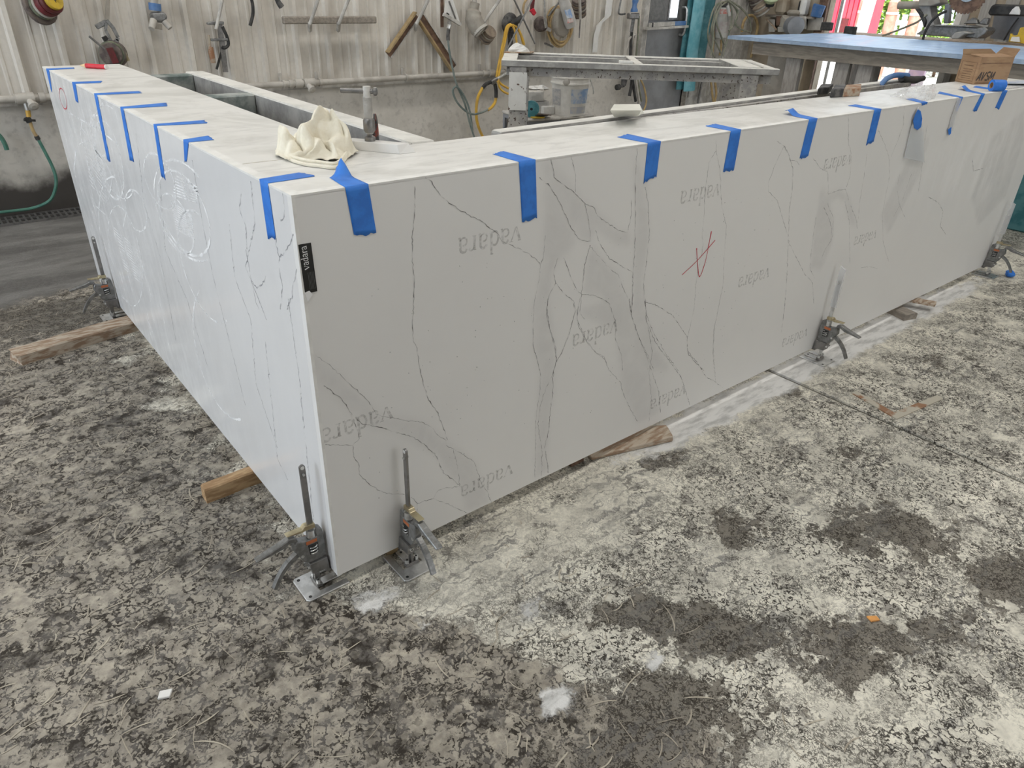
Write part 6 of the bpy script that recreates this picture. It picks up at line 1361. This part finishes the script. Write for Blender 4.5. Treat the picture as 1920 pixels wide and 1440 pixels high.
bm_.build('blade', M['rustwood'], t); MB().cyl(bc_ + V((-.006, 0, 0)), bc_ + V((-.016, 0, 0)), br * .42, n=24).build('blade_flange', pm('pale_blue_steel', (.45, .52, .56), (.36, .42, .46), 20, .4, .3), t)
MB().tube([Sp(u, v, 6.05) for u, v in [(1730,78),(1734,62),(1745,42),(1760,28),(1775,21)]], .010, 8, sm=5).build('power_cable', M['black'], t, smooth=True)
MB().tube([Sp(u, v, 6.15) for u, v in [(1655,67),(1675,60),(1705,48),(1722,40),(1738,27)]], .008, 6, sm=4).build('water_line', M['cable'], t, smooth=True)
t = thing('grey_panel', Sp(1890, 70, 6.6), 'smooth grey panel standing behind the saw bench at right', 'panel')
MB().prism([Sp(u, v, 6.62) for u, v in [(1858,72),(1866,28),(1940,32),(1940,82)]], (-.02, 0, 0)).build('panel', M['greyboard'], t); MB().tube([Sp(u, v, 6.55) for u, v in [(1882,76),(1896,52),(1910,33)]], .006, 6, sm=3).build('cord', M['black'], t)
t = thing('black_case', Sp(1895, 28, 6.5), 'black case with white latch lying on the grey panel', 'case')
MB().prism([Sp(u, v, 6.55) for u, v in [(1868,25),(1875,11),(1882,8),(1940,10),(1940,31),(1872,29)]], (-.18, 0, 0)).build('shell', M['black'], t, bevel=.012, seg=2); MB().prism([Sp(u, v, 6.36) for u, v in [(1893,27),(1899,18),(1906,12),(1911,12),(1914,20),(1913,28)]], (-.02, 0, 0)).build('latch', M['white'], t, bevel=.004)
t = thing('yellow_bracket', Sp(1905, 80, 6.3), 'yellow plastic bracket with comb standing at the right edge', 'bracket')
MB().prism([Sp(u, v, 6.28) for u, v in [(1894,78),(1898,62),(1902,67),(1911,66),(1916,52),(1940,48),(1940,84)]], (-.04, 0, 0)).build('body', M['discyellow'], t, bevel=.004); MB().prism([Sp(u, v, 6.23) for u, v in [(1895,77),(1898,69),(1912,69),(1913,79)]], (-.01, 0, 0)).build('comb', M['white'], t)
for u, lb_ in ((1591, 'small black clip on the back edge of the blue table'), (1547, 'small black clip at the post of the doorway')):
    p = Sp(u, 58 if u > 1560 else 50, 6.05); one('black_clip', MB().box((p.x, p.y - .045, p.z - .03), (p.x + .06, p.y + .045, p.z + .035)), M['black'], lb_, 'clip', bevel=.006)

# ------------------------------------------------------------------ yard outside the doorway
struct(MB().box((XR + .12, -20, -.12), (45, 30, -.02)).build('ground', M['gravel']))
Y = lambda u, v, x: V(at(u, v, 'x', x))
def yard_box(u0, u1, x, depth, z0, z1, mat, name, label, cat):
    y0, y1 = Y(u1, 30, x).y, Y(u0, 30, x).y; t = thing(name, (x, (y0 + y1) / 2, z0), label, cat); MB().box((x, y0, z0), (x + depth, y1, z1)).build('body', mat, t, bevel=.02); return t, y0, y1
t, y0, y1 = yard_box(1553, 1634, 19, .5, -.02, 2.5, M['red'], 'red_container', 'bright red steel container standing in the yard', 'container')
for k in range(9): yy = y0 + (y1 - y0) * (k + .5) / 9; MB().box((18.96, yy - .05, .15), (19.0, yy + .05, 2.4)).build('rib', M['red'], t)
MB().box((18.94, Y(1588, 30, 19).y - .1, .3), (18.96, Y(1588, 30, 19).y + .12, .8)).build('door_lock', M['discred'], t); MB().box((18.94, Y(1580, 30, 19).y - .15, 1.25), (18.96, Y(1580, 30, 19).y + .15, 1.5)).build('notice', M['white'], t)
for u, vb, lb_ in ((1611, 60, 'rusty pink bollard in front of the red container'), (1665, 56, 'rusty pink bollard left of the saw arm'), (1708, 59, 'rusty pink bollard behind the saw column')):
    x = 13.6; p = Y(u, vb, x); r = (Y(u - 10, vb, x) - Y(u + 10, vb, x)).length / 2; t = thing('bollard', (p.x, p.y, -.02), lb_, 'bollard', 'rusty bollards in the yard')
    MB().cyl((p.x, p.y, -.02), (p.x, p.y, 1.22), r, n=18).build('tube', M['rustpipe'], t, smooth=True); MB().lathe((p.x, p.y, 1.22), (0, 0, 1), [(r, 0), (r * .8, .04), (r * .3, .06)], 18).build('cap', M['rustpipe'], t, smooth=True); MB().lathe2((p.x, p.y, 1.05), (0, 0, 1), [(r, -.02), (r * 1.06, -.02), (r * 1.06, .02), (r, .02)], 18).build('band', M['white'], t)
# white leaning frame and low wall
one('white_rail', MB().bar(Y(1640, -30, 13.2), Y(1594, 132, 13.2), .22, .12), M['white'], 'wide white rail leaning outside the doorway', 'rail')
t = thing('yard_fence', (16, 4.5, 0), 'white picket fence at the back of the yard', 'fence'); pk_ = None
YE = Y(1643, 130, 16).y
for k in range(46):
    y = 1.6 + k * .17
    if y + .1 > YE: break
    if pk_ is None: pk_ = MB().box((16, y, -.02), (16.03, y + .10, 1.0)).build('picket', M['white'], t); pl0 = pk_.location.copy()
    else:
        c = pk_.copy(); COL.objects.link(c); c.parent = t; c.location = pl0 + V((0, k * .17, 0))
for z in (.2, .8): MB().box((16.03, 1.5, z), (16.07, YE, z + .09)).build('rail', M['white'], t)
for i, (x, y, s_) in enumerate(((17.6, 6.0, 1.1), (21.5, 10.5, 1.6), (17.6, 3.6, 1.0), (15.2, 5.2, .5))):
    t = thing('bush', (x, y, -.02), ['sunlit bush behind the fence, middle one', 'largest sunlit bush behind the fence', 'sunlit bush behind the fence near the saw', 'small bush in front of the fence'][i], 'bush'); lf = MB()
    for _ in range(900):
        a_, b_ = random.uniform(0, 2 * math.pi), math.acos(random.uniform(-.6, 1)); r = s_ * random.uniform(.75, 1.05); c_ = V((x + r * math.sin(b_) * math.cos(a_), y + r * math.sin(b_) * math.sin(a_), max(.03, s_ * .8 + r * math.cos(b_)))); u_ = V((random.gauss(0, 1), random.gauss(0, 1), random.gauss(0, 1))).normalized() * .10 * s_; w_ = u_.orthogonal().normalized() * .06 * s_
        lf.add([c_ - u_, c_ + w_, c_ + u_, c_ - w_], [(0, 1, 2, 3)])
    tag(lf.build('foliage', M['leaf'], t), kind='stuff'); MB().cyl((x, y, -.02), (x, y, s_), .06 * s_, n=8).build('trunk', M['rustwood'], t)
p = Y(1606, 125, 13.0); one('yellow_crate', MB().box((12.8, p.y - .2, -.02), (13.1, p.y + .2, .16)), M['discyellow'], 'yellow crate on the gravel outside, low between the table legs', 'crate', bevel=.02)
y0, y1 = Y(1735, 130, 8.2).y, Y(1705, 130, 8.2).y; one('pink_sign', MB().box((8.2, y0, -.02), (8.24, y1, .62)), pm('pale_pink_board', (.72, .52, .62), (.62, .45, .6), 14, .6), 'pale pink board leaning outside, seen under the blue table', 'board')
one('door_track', MB().box((6.9, Y(1551, 130, 6.9).y - .015, 0), (6.93, Y(1551, 130, 6.9).y + .015, 2.5)), M['steel'], 'slim grey upright track in the doorway', 'track')
